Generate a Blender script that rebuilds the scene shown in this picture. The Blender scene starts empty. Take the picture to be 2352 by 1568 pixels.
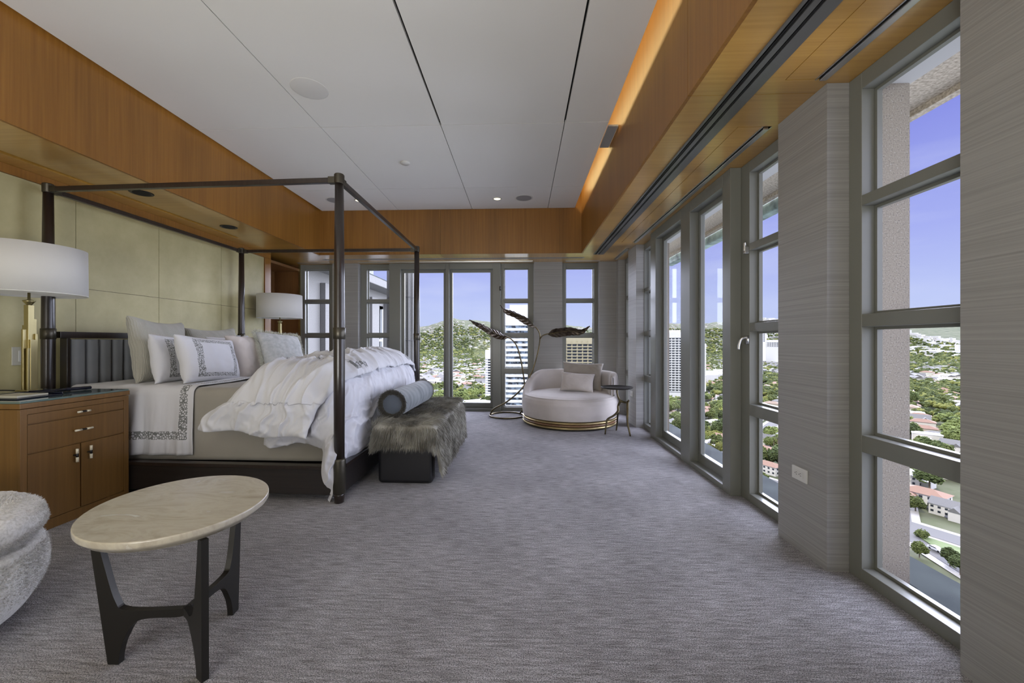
import bpy, bmesh, math, random
import numpy as np
from mathutils import Vector, Matrix, noise
random.seed(7); np.random.seed(7)
PI = math.pi
C = bpy.context.scene.collection
SC = bpy.context.scene

# ---------------------------------------------------------------- camera
cam = bpy.data.cameras.new('camera'); camo = bpy.data.objects.new('camera', cam); C.objects.link(camo)
F_PX = 915.0
cam.sensor_width = 36.0; cam.lens = F_PX*36.0/2352.0
cam.shift_x = 12.4/2352.0; cam.shift_y = -0.5/2352.0
cam.clip_start = 0.05; cam.clip_end = 40000
camo.location = (0, 0, 1.15)
YAW = math.radians(2.17)
camo.rotation_euler = (math.radians(90), 0, YAW)
SC.camera = camo

# ---------------------------------------------------------------- view, sky, sun, fill lamps
SC.view_settings.view_transform = 'Standard'; SC.view_settings.look = 'None'
SC.view_settings.exposure = 0.45; SC.view_settings.gamma = 1.0
SC.view_settings.use_curve_mapping = False
W = bpy.data.worlds.new('sky'); SC.world = W; W.use_nodes = True
nt = W.node_tree; nt.nodes.clear()
wo = nt.nodes.new('ShaderNodeOutputWorld'); bg = nt.nodes.new('ShaderNodeBackground')
tc = nt.nodes.new('ShaderNodeTexCoord'); sp = nt.nodes.new('ShaderNodeSeparateXYZ')
rp = nt.nodes.new('ShaderNodeValToRGB'); el = rp.color_ramp.elements
el[0].position = 0.0; el[0].color = (0.56, 0.62, 0.88, 1)
el[1].position = 1.0; el[1].color = (0.13, 0.16, 0.60, 1)
for p, c in ((0.08, (0.50, 0.56, 0.90, 1)), (0.2, (0.38, 0.42, 0.86, 1)), (0.45, (0.20, 0.22, 0.72, 1))):
    e = el.new(p); e.color = c
nt.links.new(tc.outputs['Generated'], sp.inputs[0]); nt.links.new(sp.outputs['Z'], rp.inputs[0])
mp = nt.nodes.new('ShaderNodeMapping'); mp.inputs['Scale'].default_value = (1.5, 1.5, 9.0); mp.inputs['Rotation'].default_value = (0.08, 0.05, 0)
cn = nt.nodes.new('ShaderNodeTexNoise'); cn.inputs['Scale'].default_value = 2.2; cn.inputs['Detail'].default_value = 6
cr = nt.nodes.new('ShaderNodeValToRGB'); cr.color_ramp.elements[0].position = 0.5; cr.color_ramp.elements[1].position = 0.85
cr.color_ramp.elements[0].color = (0, 0, 0, 1); cr.color_ramp.elements[1].color = (0.3, 0.3, 0.3, 1)
mx = nt.nodes.new('ShaderNodeMix'); mx.data_type = 'RGBA'; mx.inputs[7].default_value = (0.75, 0.78, 0.95, 1)
nt.links.new(tc.outputs['Generated'], mp.inputs[0]); nt.links.new(mp.outputs[0], cn.inputs['Vector'])
nt.links.new(cn.outputs[0], cr.inputs[0]); nt.links.new(cr.outputs[0], mx.inputs[0]); nt.links.new(rp.outputs[0], mx.inputs[6])
nt.links.new(mx.outputs[2], bg.inputs[0]); bg.inputs[1].default_value = 0.80; nt.links.new(bg.outputs[0], wo.inputs[0])

def lamp(name, kind, loc, rot, energy, color, **kw):
    l = bpy.data.lights.new(name, kind); l.energy = energy; l.color = color
    for k, v in kw.items(): setattr(l, k, v)
    o = bpy.data.objects.new(name, l); o.location = loc; o.rotation_euler = rot; C.objects.link(o); return o
def aim(o, d): o.rotation_euler = Vector(d).to_track_quat('-Z', 'Y').to_euler()
SUN = lamp('sun', 'SUN', (0, 0, 60), (0, 0, 0), 2.9, (1.0, 0.96, 0.88), angle=0.009)
aim(SUN, (0.42, 0.62, -0.80))
# added wide sun lamps that boost the sky's light through the two glazed sides
SK1 = lamp('sky_fill_right', 'SUN', (30, 0, 40), (0, 0, 0), 12.5, (0.80, 0.82, 1.0), angle=math.radians(110)); aim(SK1, (-0.92, -0.25, -0.22))
SK2 = lamp('sky_fill_far', 'SUN', (0, 30, 40), (0, 0, 0), 13.0, (0.80, 0.82, 1.0), angle=math.radians(110)); aim(SK2, (0.1, -0.97, -0.22))
# added fill lamp behind the camera, in front of the solid back wall
L1 = lamp('rear_fill_lamp', 'AREA', (-1.0, -2.85, 1.3), (0, 0, 0), 22, (1.0, 0.97, 0.93), shape='RECTANGLE', size=4.6, size_y=2.2)
aim(L1, (0.1, 1, 0.22))

# second added fill lamp behind the camera, aimed up to brighten the ceiling
L2 = lamp('ceiling_fill_lamp', 'AREA', (-1.2, -1.6, 0.9), (0, 0, 0), 108, (1.0, 0.985, 0.95), shape='RECTANGLE', size=1.6, size_y=1.6)
aim(L2, (-0.1, 0.42, 1.0))

# ---------------------------------------------------------------- materials
MATS = {}
def mat(name, col, rough=0.5, metal=0.0, **kw):
    m = bpy.data.materials.new(name); m.use_nodes = True
    b = m.node_tree.nodes['Principled BSDF']
    b.inputs['Base Color'].default_value = (*col, 1); b.inputs['Roughness'].default_value = rough; b.inputs['Metallic'].default_value = metal
    if 'sheen' in kw: b.inputs['Sheen Weight'].default_value = kw['sheen']; b.inputs['Sheen Roughness'].default_value = 0.5
    if 'coat' in kw: b.inputs['Coat Weight'].default_value = kw['coat']; b.inputs['Coat Roughness'].default_value = kw.get('coatr', 0.2)
    if 'spec' in kw: b.inputs['Specular IOR Level'].default_value = kw['spec']
    if 'emit' in kw: b.inputs['Emission Color'].default_value = (*kw['emit'], 1); b.inputs['Emission Strength'].default_value = kw.get('es', 1)
    MATS[name] = m; return m
def nodes(m): return m.node_tree.nodes, m.node_tree.links, m.node_tree.nodes['Principled BSDF']
def noise_col(m, c1, c2, scale=(1, 1, 1), nscale=5, detail=4, p0=0.3, p1=0.7, coord='Object', dist=0, rough=0.5):
    n, l, b = nodes(m)
    t = n.new('ShaderNodeTexCoord'); mpn = n.new('ShaderNodeMapping'); mpn.inputs['Scale'].default_value = scale
    tx = n.new('ShaderNodeTexNoise'); tx.inputs['Scale'].default_value = nscale; tx.inputs['Detail'].default_value = detail; tx.inputs['Distortion'].default_value = dist
    tx.inputs['Roughness'].default_value = rough
    r = n.new('ShaderNodeValToRGB'); r.color_ramp.elements[0].position = p0; r.color_ramp.elements[1].position = p1
    r.color_ramp.elements[0].color = (*c1, 1); r.color_ramp.elements[1].color = (*c2, 1)
    l.new(t.outputs[coord], mpn.inputs[0]); l.new(mpn.outputs[0], tx.inputs['Vector']); l.new(tx.outputs[0], r.inputs[0]); l.new(r.outputs[0], b.inputs['Base Color'])
    return tx, r, mpn, t
def bump(m, src, strength, dist=0.01):
    n, l, b = nodes(m); bn = n.new('ShaderNodeBump'); bn.inputs['Strength'].default_value = strength; bn.inputs['Distance'].default_value = dist
    l.new(src, bn.inputs['Height'])
    prev = b.inputs['Normal'].links
    if prev: l.new(prev[0].from_socket, bn.inputs['Normal'])
    l.new(bn.outputs[0], b.inputs['Normal'])
def noise_bump(m, scale=(1, 1, 1), nscale=50, detail=2, strength=0.3, dist=0.005, coord='Object', kind='noise'):
    n, l, b = nodes(m)
    t = n.new('ShaderNodeTexCoord'); mpn = n.new('ShaderNodeMapping'); mpn.inputs['Scale'].default_value = scale
    l.new(t.outputs[coord], mpn.inputs[0])
    if kind == 'noise':
        tx = n.new('ShaderNodeTexNoise'); tx.inputs['Detail'].default_value = detail; o = tx.outputs[0]
    else:
        tx = n.new('ShaderNodeTexVoronoi'); o = tx.outputs['Distance']
    tx.inputs['Scale'].default_value = nscale; l.new(mpn.outputs[0], tx.inputs['Vector']); bump(m, o, strength, dist)

# carpet: wool loop pile in rows running across the room
carpet = mat('carpet', (0.3, 0.28, 0.27), 0.95, sheen=0.25, spec=0.1)
tx, r, _, _ = noise_col(carpet, (0.20, 0.186, 0.182), (0.51, 0.495, 0.51), (10, 85, 10), 1.0, 5, 0.34, 0.66, rough=0.65)
n, l, b = nodes(carpet)
t2 = n.new('ShaderNodeTexNoise'); t2.inputs['Scale'].default_value = 230; t2.inputs['Detail'].default_value = 3
t3 = n.new('ShaderNodeTexNoise'); t3.inputs['Scale'].default_value = 1.3; t3.inputs['Detail'].default_value = 3
tco = n.new('ShaderNodeTexCoord'); l.new(tco.outputs['Object'], t2.inputs['Vector']); l.new(tco.outputs['Object'], t3.inputs['Vector'])
mm = n.new('ShaderNodeMix'); mm.data_type = 'RGBA'; mm.blend_type = 'OVERLAY'; mm.inputs[0].default_value = 0.75
r2_ = n.new('ShaderNodeValToRGB'); r2_.color_ramp.elements[0].position = 0.34; r2_.color_ramp.elements[1].position = 0.66
l.new(t2.outputs[0], r2_.inputs[0]); l.new(r.outputs[0], mm.inputs[6]); l.new(r2_.outputs[0], mm.inputs[7])
m2 = n.new('ShaderNodeMix'); m2.data_type = 'RGBA'; m2.blend_type = 'OVERLAY'; m2.inputs[0].default_value = 0.55
l.new(mm.outputs[2], m2.inputs[6]); l.new(t3.outputs[0], m2.inputs[7]); l.new(m2.outputs[2], b.inputs['Base Color'])
ad = n.new('ShaderNodeMath'); ad.operation = 'ADD'; l.new(tx.outputs[0], ad.inputs[0]); l.new(t2.outputs[0], ad.inputs[1]); bump(carpet, ad.outputs[0], 0.9, 0.02)

def wood(name, c1, c2, scale, rough=0.35, coat=0.3, coatr=0.15):
    m = mat(name, c1, rough, coat=coat, coatr=coatr)
    noise_col(m, c1, c2, scale, 1.0, 6, 0.25, 0.75, rough=0.6)
    # wide veneer flitches
    n, l, b = nodes(m); t = n.new('ShaderNodeTexCoord'); mpn = n.new('ShaderNodeMapping'); mpn.inputs['Scale'].default_value = tuple(s*0.06 if s > 5 else 0 for s in scale)
    tx = n.new('ShaderNodeTexNoise'); tx.inputs['Scale'].default_value = 1.0; tx.inputs['Detail'].default_value = 1
    mixn = n.new('ShaderNodeMix'); mixn.data_type = 'RGBA'; mixn.blend_type = 'OVERLAY'; mixn.inputs[0].default_value = 0.35
    src = b.inputs['Base Color'].links[0].from_socket
    l.new(t.outputs['Object'], mpn.inputs[0]); l.new(mpn.outputs[0], tx.inputs['Vector']); l.new(src, mixn.inputs[6]); l.new(tx.outputs[0], mixn.inputs[7]); l.new(mixn.outputs[2], b.inputs['Base Color'])
    return m
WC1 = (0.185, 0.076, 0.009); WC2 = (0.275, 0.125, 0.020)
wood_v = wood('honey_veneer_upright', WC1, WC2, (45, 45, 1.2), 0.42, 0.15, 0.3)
WS1 = (0.38, 0.19, 0.030); WS2 = (0.52, 0.29, 0.06)  # lighter copy of the veneer: daylight sheen on the soffits put into the colour
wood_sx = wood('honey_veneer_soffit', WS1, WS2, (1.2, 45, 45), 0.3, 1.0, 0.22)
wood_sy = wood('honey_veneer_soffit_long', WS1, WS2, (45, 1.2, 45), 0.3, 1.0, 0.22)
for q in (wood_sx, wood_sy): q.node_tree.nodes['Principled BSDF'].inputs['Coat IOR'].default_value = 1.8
wood_dk = wood('brown_veneer_niche', (0.14, 0.062, 0.020), (0.20, 0.095, 0.030), (45, 45, 1.2))
wood_ns = wood('nightstand_veneer', (0.125, 0.060, 0.013), (0.18, 0.090, 0.022), (50, 50, 1.4), 0.4, 0.15)
wood_bk = wood('espresso_wood', (0.010, 0.007, 0.006), (0.028, 0.018, 0.014), (60, 60, 1.5), 0.35, 0.35)
wood_plat = wood('black_stained_wood', (0.010, 0.008, 0.008), (0.022, 0.017, 0.015), (1.5, 1.5, 60), 0.45, 0.1)
dark = mat('dark_recess', (0.006, 0.006, 0.006), 0.8)
ceil_m = mat('ceiling_white_paint', (0.70, 0.69, 0.66), 0.75)
paint = mat('plain_paint', (0.5, 0.49, 0.46), 0.8)
# parchment-like green wall panels
green = mat('sage_wall_panel', (0.36, 0.35, 0.20), 0.55, sheen=0.1)
noise_col(green, (0.375, 0.338, 0.170), (0.47, 0.425, 0.228), (1, 2.4, 2.4), 1.6, 6, 0.3, 0.7, rough=0.65)
noise_bump(green, (1, 1, 1), 180, 3, 0.06, 0.002)
# grey strie silk wallcovering
silk = mat('grey_strie_wallcovering', (0.2, 0.2, 0.19), 0.5, sheen=0.2)
tx, r, _, _ = noise_col(silk, (0.205, 0.20, 0.19), (0.32, 0.312, 0.295), (0.8, 0.8, 150), 1.0, 5, 0.28, 0.72, rough=0.62)
bump(silk, tx.outputs[0], 0.25, 0.003)
frame_m = mat('grey_green_window_paint', (0.175, 0.178, 0.155), 0.38, coat=0.1)
alu = mat('brushed_aluminium', (0.62, 0.62, 0.61), 0.3, 1.0)
blackm = mat('black_metal', (0.02, 0.02, 0.022), 0.35, 0.6)
bronze = mat('dark_bronze', (0.085, 0.078, 0.062), 0.38, 0.85)
bronze2 = mat('table_bronze', (0.030, 0.028, 0.025), 0.42, 0.6)
brass = mat('antique_brass', (0.44, 0.38, 0.20), 0.3, 1.0)
oldbrass = mat('aged_brass', (0.20, 0.16, 0.085), 0.35, 1.0)
noise_col(oldbrass, (0.07, 0.057, 0.036), (0.20, 0.16, 0.085), (1, 1, 1), 9, 4, 0.3, 0.7)
whitem = mat('white_plastic', (0.6, 0.6, 0.57), 0.4)
cream_pl = mat('cream_switch_plate', (0.46, 0.45, 0.38), 0.4)
grille = mat('speaker_grille', (0.28, 0.28, 0.28), 0.7)
lampglow = mat('lit_downlight', (0.9, 0.85, 0.7), 0.4, emit=(1.0, 0.88, 0.60), es=1.6)
glassm = bpy.data.materials.new('window_glass'); glassm.use_nodes = True
n = glassm.node_tree.nodes; l = glassm.node_tree.links; n.clear()
o = n.new('ShaderNodeOutputMaterial'); mxs = n.new('ShaderNodeMixShader'); tr = n.new('ShaderNodeBsdfTransparent'); gl = n.new('ShaderNodeBsdfGlossy'); fr = n.new('ShaderNodeFresnel')
gl.inputs['Roughness'].default_value = 0.0; tr.inputs[0].default_value = (0.97, 0.985, 0.98, 1)
n.remove(fr); lw_ = n.new('ShaderNodeLayerWeight'); pw = n.new('ShaderNodeMath'); pw.operation = 'POWER'; pw.inputs[1].default_value = 5.0
ma = n.new('ShaderNodeMath'); ma.operation = 'MULTIPLY_ADD'; ma.inputs[1].default_value = 0.35; ma.inputs[2].default_value = 0.004
l.new(lw_.outputs['Facing'], pw.inputs[0]); l.new(pw.outputs[0], ma.inputs[0])
l.new(ma.outputs[0], mxs.inputs[0]); l.new(tr.outputs[0], mxs.inputs[1]); l.new(gl.outputs[0], mxs.inputs[2]); l.new(mxs.outputs[0], o.inputs[0])
topglass = mat('green_tinted_glass_top', (0.10, 0.15, 0.14), 0.04, coat=0.6, coatr=0.02)
granite = mat('speckled_granite', (0.3, 0.28, 0.25), 0.75)
n, l, b = nodes(granite); t = n.new('ShaderNodeTexCoord')
v1 = n.new('ShaderNodeTexNoise'); v1.inputs['Scale'].default_value = 150; v1.inputs['Detail'].default_value = 2
r1 = n.new('ShaderNodeValToRGB'); e = r1.color_ramp.elements; e[0].position = 0.30; e[0].color = (0.14, 0.12, 0.105, 1); e[1].position = 0.40; e[1].color = (0.26, 0.22, 0.17, 1)
x = e.new(0.62); x.color = (0.31, 0.265, 0.205, 1); x = e.new(0.72); x.color = (0.42, 0.39, 0.35, 1)
l.new(t.outputs['Object'], v1.inputs['Vector']); l.new(v1.outputs[0], r1.inputs[0]); l.new(r1.outputs[0], b.inputs['Base Color']); bump(granite, v1.outputs[0], 0.25, 0.004)
lit_granite = mat('lit_granite_soffit', (0.46, 0.39, 0.29), 0.8); noise_col(lit_granite, (0.30, 0.25, 0.18), (0.60, 0.52, 0.40), (1, 1, 1), 60, 3, 0.3, 0.65)  # lighter copy of the granite: light bounced from the ground put into the colour
wingstone = mat('darkened_grey_stone', (0.5, 0.49, 0.48), 0.75); noise_col(wingstone, (0.10, 0.097, 0.09), (0.155, 0.15, 0.14), (1, 1, 1), 60, 4, 0.3, 0.7)  # stone darkened to stand for shade under the strong right-hand sun lamp
copper = mat('verdigris_copper', (0.22, 0.32, 0.27), 0.6); noise_col(copper, (0.12, 0.16, 0.15), (0.42, 0.55, 0.47), (1, 1, 1), 6, 6, 0.35, 0.7)
ledge_m = mat('weathered_ledge_membrane', (0.10, 0.13, 0.16), 0.9, spec=0.15); noise_col(ledge_m, (0.018, 0.024, 0.026), (0.050, 0.060, 0.058), (1, 1, 1), 2.5, 7, 0.35, 0.7)

# textiles
def cloth(name, c1, c2=None, ns=4, weave=220, st=0.15):
    m = mat(name, c1, 0.85, sheen=0.3, spec=0.2)
    if c2: noise_col(m, c1, c2, (1, 1, 1), ns, 4)
    noise_bump(m, (1, 1, 1), weave, 2, st, 0.002); return m
white_c = cloth('white_percale', (0.58, 0.585, 0.63))
cream_c = cloth('cream_sateen', (0.58, 0.53, 0.50))
blanket_m = cloth('taupe_blanket', (0.28, 0.265, 0.235), (0.32, 0.30, 0.265))
uphol = cloth('greige_upholstery', (0.49, 0.45, 0.42), (0.54, 0.495, 0.465), 8)
cush_m = cloth('taupe_cushion', (0.36, 0.33, 0.295), (0.41, 0.375, 0.335), 12)
hb_m = cloth('blue_grey_channel_velvet', (0.16, 0.17, 0.185), (0.19, 0.20, 0.215))
silver = cloth('silver_velvet', (0.38, 0.40, 0.41), (0.52, 0.535, 0.54), 25, 90, 0.3)
bolst_m = cloth('blue_grey_velvet', (0.075, 0.088, 0.10), (0.19, 0.21, 0.22), 5, 120, 0.2)
bolst_end = cloth('slate_blue_felt', (0.085, 0.10, 0.125))
fringe_m = cloth('cream_fringe', (0.50, 0.50, 0.42), (0.62, 0.62, 0.55), 30)
dkfringe = cloth('dark_olive_brush_trim', (0.05, 0.045, 0.03), (0.09, 0.08, 0.055), 60)
shade_m = cloth('white_linen_shade', (0.56, 0.555, 0.53), None, 4, 160, 0.1)
leather = mat('black_leather', (0.010, 0.010, 0.012), 0.38, spec=0.5); noise_bump(leather, (1, 1, 1), 260, 2, 0.12, 0.002)
navy = mat('navy_enamel', (0.006, 0.008, 0.022), 0.2)
ivory = mat('ivory_horn', (0.62, 0.57, 0.44), 0.35)
darkneedle = mat('aged_leaf_bronze', (0.06, 0.05, 0.04), 0.36, 0.8); noise_col(darkneedle, (0.025, 0.02, 0.016), (0.13, 0.10, 0.07), (1, 1, 1), 18, 4)
# fur
fur_m = mat('taupe_fur', (0.30, 0.28, 0.22), 0.7, sheen=0.4)
noise_col(fur_m, (0.10, 0.09, 0.066), (0.40, 0.385, 0.325), (1, 1, 1), 7, 5, 0.32, 0.72)
boucle = mat('ivory_boucle', (0.62, 0.61, 0.585), 0.95, sheen=0.3, spec=0.1)
noise_col(boucle, (0.50, 0.49, 0.46), (0.70, 0.69, 0.67), (1, 1, 1), 90, 3, 0.3, 0.6); noise_bump(boucle, (1, 1, 1), 260, 3, 0.5, 0.004)
# marble
marble = mat('beige_quartzite', (0.5, 0.46, 0.38), 0.22, coat=0.25, coatr=0.12)
tx, r, mpn, _ = noise_col(marble, (0.33, 0.29, 0.225), (0.58, 0.56, 0.51), (2.0, 4.5, 2.0), 2.2, 9, 0.30, 0.70, dist=1.6, rough=0.62)
x = r.color_ramp.elements.new(0.5); x.color = (0.46, 0.42, 0.335, 1)
x = r.color_ramp.elements.new(0.60); x.color = (0.40, 0.36, 0.29, 1)
# embroidered linen (pattern lives in UV space, as stitched bands)
def embroidered(name, base, thread, bands, scale=(58, 58), thin=0.20):
    """bands: list of (axis, centre, halfwidth, lo, hi) in UV where the chain stitching runs"""
    m = cloth(name, base); n, l, b = nodes(m)
    uv = n.new('ShaderNodeUVMap'); s = n.new('ShaderNodeSeparateXYZ'); l.new(uv.outputs[0], s.inputs[0])
    def M(op, a, bb=None):
        q = n.new('ShaderNodeMath'); q.operation = op
        for i, z in enumerate((a, bb)):
            if z is None: continue
            if isinstance(z, (int, float)): q.inputs[i].default_value = z
            else: l.new(z, q.inputs[i])
        return q.outputs[0]
    total = None
    for ax, cen, hw, lo, hi in bands:
        A = s.outputs['X' if ax == 0 else 'Y']; Bc = s.outputs['Y' if ax == 0 else 'X']
        band = M('LESS_THAN', M('ABSOLUTE', M('SUBTRACT', A, cen)), hw)
        rng = M('MULTIPLY', M('GREATER_THAN', Bc, lo), M('LESS_THAN', Bc, hi))
        k = M('MULTIPLY', band, rng)
        total = k if total is None else M('MAXIMUM', total, k)
    # ribbon-like interlocking links
    wv = n.new('ShaderNodeTexBrick'); wv.inputs['Scale'].default_value = 1.0
    mpn = n.new('ShaderNodeMapping'); l.new(uv.outputs[0], mpn.inputs[0])
    tx = n.new('ShaderNodeTexNoise'); tx.inputs['Scale'].default_value = 14; l.new(uv.outputs[0], tx.inputs['Vector'])
    vo = n.new('ShaderNodeTexVoronoi'); vo.feature = 'DISTANCE_TO_EDGE'; vo.inputs['Scale'].default_value = 1.0
    mpn.inputs['Scale'].default_value = (scale[0], scale[1], 1); l.new(mpn.outputs[0], vo.inputs['Vector'])
    n.remove(wv)
    k = M('MULTIPLY', total, M('LESS_THAN', vo.outputs['Distance'], thin))
    mx_ = n.new('ShaderNodeMix'); mx_.data_type = 'RGBA'; l.new(k, mx_.inputs[0]); mx_.inputs[6].default_value = (*base, 1); mx_.inputs[7].default_value = (*thread, 1)
    l.new(mx_.outputs[2], b.inputs['Base Color']); return m
TH = (0.15, 0.155, 0.155)

# ---------------------------------------------------------------- mesh helpers
def setp(o, label=None, cat=None, group=None, kind=None):
    if label: o['label'] = label
    if cat: o['category'] = cat
    if group: o['group'] = group
    if kind: o['kind'] = kind
    return o
def mesh(name, VF, m, parent=None, smooth=False, bevel=0, loc=None, uv=None, seg=2, mats=None, fmat=None):
    V, F = VF
    me = bpy.data.meshes.new(name); me.from_pydata([tuple(v) for v in V], [], [tuple(f) for f in F])
    if mats:
        for q in mats: me.materials.append(q)
        me.polygons.foreach_set('material_index', fmat)
    else: me.materials.append(m)
    if smooth: me.polygons.foreach_set('use_smooth', [True]*len(me.polygons))
    if uv is not None:
        ul = me.uv_layers.new(name='UVMap'); li = np.zeros(len(me.loops), dtype=np.int32); me.loops.foreach_get('vertex_index', li)
        ul.data.foreach_set('uv', np.asarray(uv, dtype=np.float32)[li].ravel())
    me.update()
    o = bpy.data.objects.new(name, me); C.objects.link(o)
    if parent: o.parent = parent
    if loc: o.location = loc
    if bevel:
        bv = o.modifiers.new('bevel', 'BEVEL'); bv.width = bevel; bv.segments = seg; bv.limit_method = 'ANGLE'; bv.angle_limit = math.radians(40)
        if not smooth:
            me.polygons.foreach_set('use_smooth', [True]*len(me.polygons))
            wn = o.modifiers.new('wn', 'WEIGHTED_NORMAL'); wn.keep_sharp = True
    return o
def empty(name, loc=(0, 0, 0), label=None, cat=None, group=None, kind=None, rz=0):
    o = bpy.data.objects.new(name, None); o.empty_display_size = 0.1; C.objects.link(o); o.location = loc; o.rotation_euler = (0, 0, rz)
    return setp(o, label, cat, group, kind)
def join(*parts):
    V = []; F = []
    for v, f in parts:
        k = len(V); V += [tuple(q) for q in v]; F += [tuple(i+k for i in q) for q in f]
    return V, F
def box(x0, x1, y0, y1, z0, z1):
    if x0 > x1: x0, x1 = x1, x0
    if y0 > y1: y0, y1 = y1, y0
    if z0 > z1: z0, z1 = z1, z0
    return ([(x0, y0, z0), (x1, y0, z0), (x1, y1, z0), (x0, y1, z0), (x0, y0, z1), (x1, y0, z1), (x1, y1, z1), (x0, y1, z1)],
            [(0, 3, 2, 1), (4, 5, 6, 7), (0, 1, 5, 4), (1, 2, 6, 5), (2, 3, 7, 6), (3, 0, 4, 7)])
def lathe(prof, n=40, cx=0, cy=0, cap=True):
    V = []; F = []; m = len(prof)
    for i in range(n):
        a = 2*PI*i/n
        for r_, z_ in prof: V.append((cx+r_*math.cos(a), cy+r_*math.sin(a), z_))
    for i in range(n):
        j = (i+1) % n
        for k in range(m-1): F.append((i*m+k, j*m+k, j*m+k+1, i*m+k+1))
    if cap:
        if prof[0][0] > 1e-6: F.append(tuple(i*m for i in reversed(range(n))))
        if prof[-1][0] > 1e-6: F.append(tuple(i*m+m-1 for i in range(n)))
    return V, F
def tube(path, rad, n=10, sx=1.0, cap=True):
    P = [Vector(p) for p in path]; m = len(P)
    if not hasattr(rad, '__len__'): rad = [rad]*m
    T = [(P[min(i+1, m-1)]-P[max(i-1, 0)]).normalized() for i in range(m)]
    up = Vector((0, 0, 1)) if abs(T[0].z) < 0.9 else Vector((1, 0, 0))
    N = (up-T[0]*up.dot(T[0])).normalized(); V = []; F = []
    for i in range(m):
        N = (N-T[i]*N.dot(T[i])).normalized(); B = T[i].cross(N)
        for k in range(n):
            a = 2*PI*k/n; V.append(tuple(P[i]+(N*math.cos(a)*sx+B*math.sin(a))*rad[i]))
    for i in range(m-1):
        for k in range(n):
            q = (k+1) % n; F.append((i*n+k, i*n+q, (i+1)*n+q, (i+1)*n+k))
    if cap: F.append(tuple(reversed(range(n)))); F.append(tuple((m-1)*n+k for k in range(n)))
    return V, F
def spline(pts, k=8):
    P = [Vector(p) for p in pts]; P = [2*P[0]-P[1]]+P+[2*P[-1]-P[-2]]; out = []
    for i in range(1, len(P)-2):
        for j in range(k):
            t = j/k; a, b_, c_, d = P[i-1:i+3]
            out.append(0.5*((2*b_)+(c_-a)*t+(2*a-5*b_+4*c_-d)*t*t+(3*b_-a-3*c_+d)*t**3))
    out.append(P[-2]); return out
def prism(poly, z0, z1):
    n = len(poly); V = [(x, y, z0) for x, y in poly]+[(x, y, z1) for x, y in poly]
    return V, [tuple(reversed(range(n))), tuple(range(n, 2*n))]+[(i, (i+1) % n, n+(i+1) % n, n+i) for i in range(n)]
def cyl(p0, p1, r0, r1=None, n=16):
    return tube([p0, p1], [r0, r0 if r1 is None else r1], n)
def xf(VF, M): return [tuple(M @ Vector(v)) for v in VF[0]], VF[1]
def rects(u0, u1, v0, v1, holes):
    us = sorted({u0, u1} | {min(max(q, u0), u1) for h in holes for q in h[:2]}); vs = sorted({v0, v1} | {min(max(q, v0), v1) for h in holes for q in h[2:]})
    out = []
    for i in range(len(us)-1):
        run = None
        for j in range(len(vs)-1):
            a, b_ = us[i], us[i+1]; c_, d = vs[j], vs[j+1]; cu, cv = (a+b_)/2, (c_+d)/2
            solid = not any(h[0] < cu < h[1] and h[2] < cv < h[3] for h in holes)
            if solid:
                if run and run[3] == c_: run[3] = d
                else:
                    if run: out.append(run)
                    run = [a, b_, c_, d]
        if run: out.append(run)
    # merge across u
    merged = []
    for q in out:
        for p in merged:
            if p[2] == q[2] and p[3] == q[3] and abs(p[1]-q[0]) < 1e-9: p[1] = q[1]; break
        else: merged.append(list(q))
    return merged
def slab(axis, a0, a1, u0, u1, v0, v1, holes=()):
    """plate of thickness a0..a1 along axis ('x': u=y v=z, 'y': u=x v=z, 'z': u=x v=y)"""
    P = []
    for a, b_, c_, d in rects(u0, u1, v0, v1, list(holes)):
        P.append(box(a0, a1, a, b_, c_, d) if axis == 'x' else box(a, b_, a0, a1, c_, d) if axis == 'y' else box(a, b_, c_, d, a0, a1))
    return join(*P)
def grid(fn, nu, nv):
    V = []; UV = []
    for i in range(nu+1):
        for j in range(nv+1):
            u = i/nu; v = j/nv; V.append(tuple(fn(u, v))); UV.append((u, v))
    F = [(i*(nv+1)+j, (i+1)*(nv+1)+j, (i+1)*(nv+1)+j+1, i*(nv+1)+j+1) for i in range(nu) for j in range(nv)]
    return (V, F), UV
def solid(o, t, off=-1):
    s = o.modifiers.new('thick', 'SOLIDIFY'); s.thickness = t; s.offset = off; return o
def subd(o, k=1):
    s = o.modifiers.new('sub', 'SUBSURF'); s.levels = k; s.render_levels = k; return o
def fbm(x_, y_, z_=0, o_=4): return noise.fractal(Vector((x_, y_, z_)), 0.8, 2.1, o_)
def struct(name, VF, m, parent=None, **kw):
    o = mesh(name, VF, m, parent, **kw)
    if not parent: o['kind'] = 'structure'
    return o

# ================================================================ ROOM SHELL
YB = -3.0            # back of the room
struct('floor', slab('z', -0.25, 0, -4.3, 1.74, YB, 6.74), carpet)
# floating ceiling panels with shadow joints
gx = (-2.93, -1.832, -0.731, 0.383); gy = (0.63, 2.10, 3.568, 5.04); G = 0.0035
holes = [(x_-G, x_+G, YB, 5.9) for x_ in gx[1:]]+[(x_-G*2.4, x_+G*2.4, YB, 3.568) for x_ in gx[2:]]+[(-4, 2, y_-G, y_+G) for y_ in gy]
struct('ceiling', slab('z', 3.10, 3.125, -2.985, 0.775, YB, 5.852, holes), ceil_m)
struct('trim_1', join(slab('z', 3.126, 3.15, -2.99, 0.765, YB, 5.85)), dark)  # added black backing, stops cove light leaking through the panel joints
struct('trim_2', join(slab('z', 3.42, 3.47, -4.3, 1.9, YB, 6.9)), paint)
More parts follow.
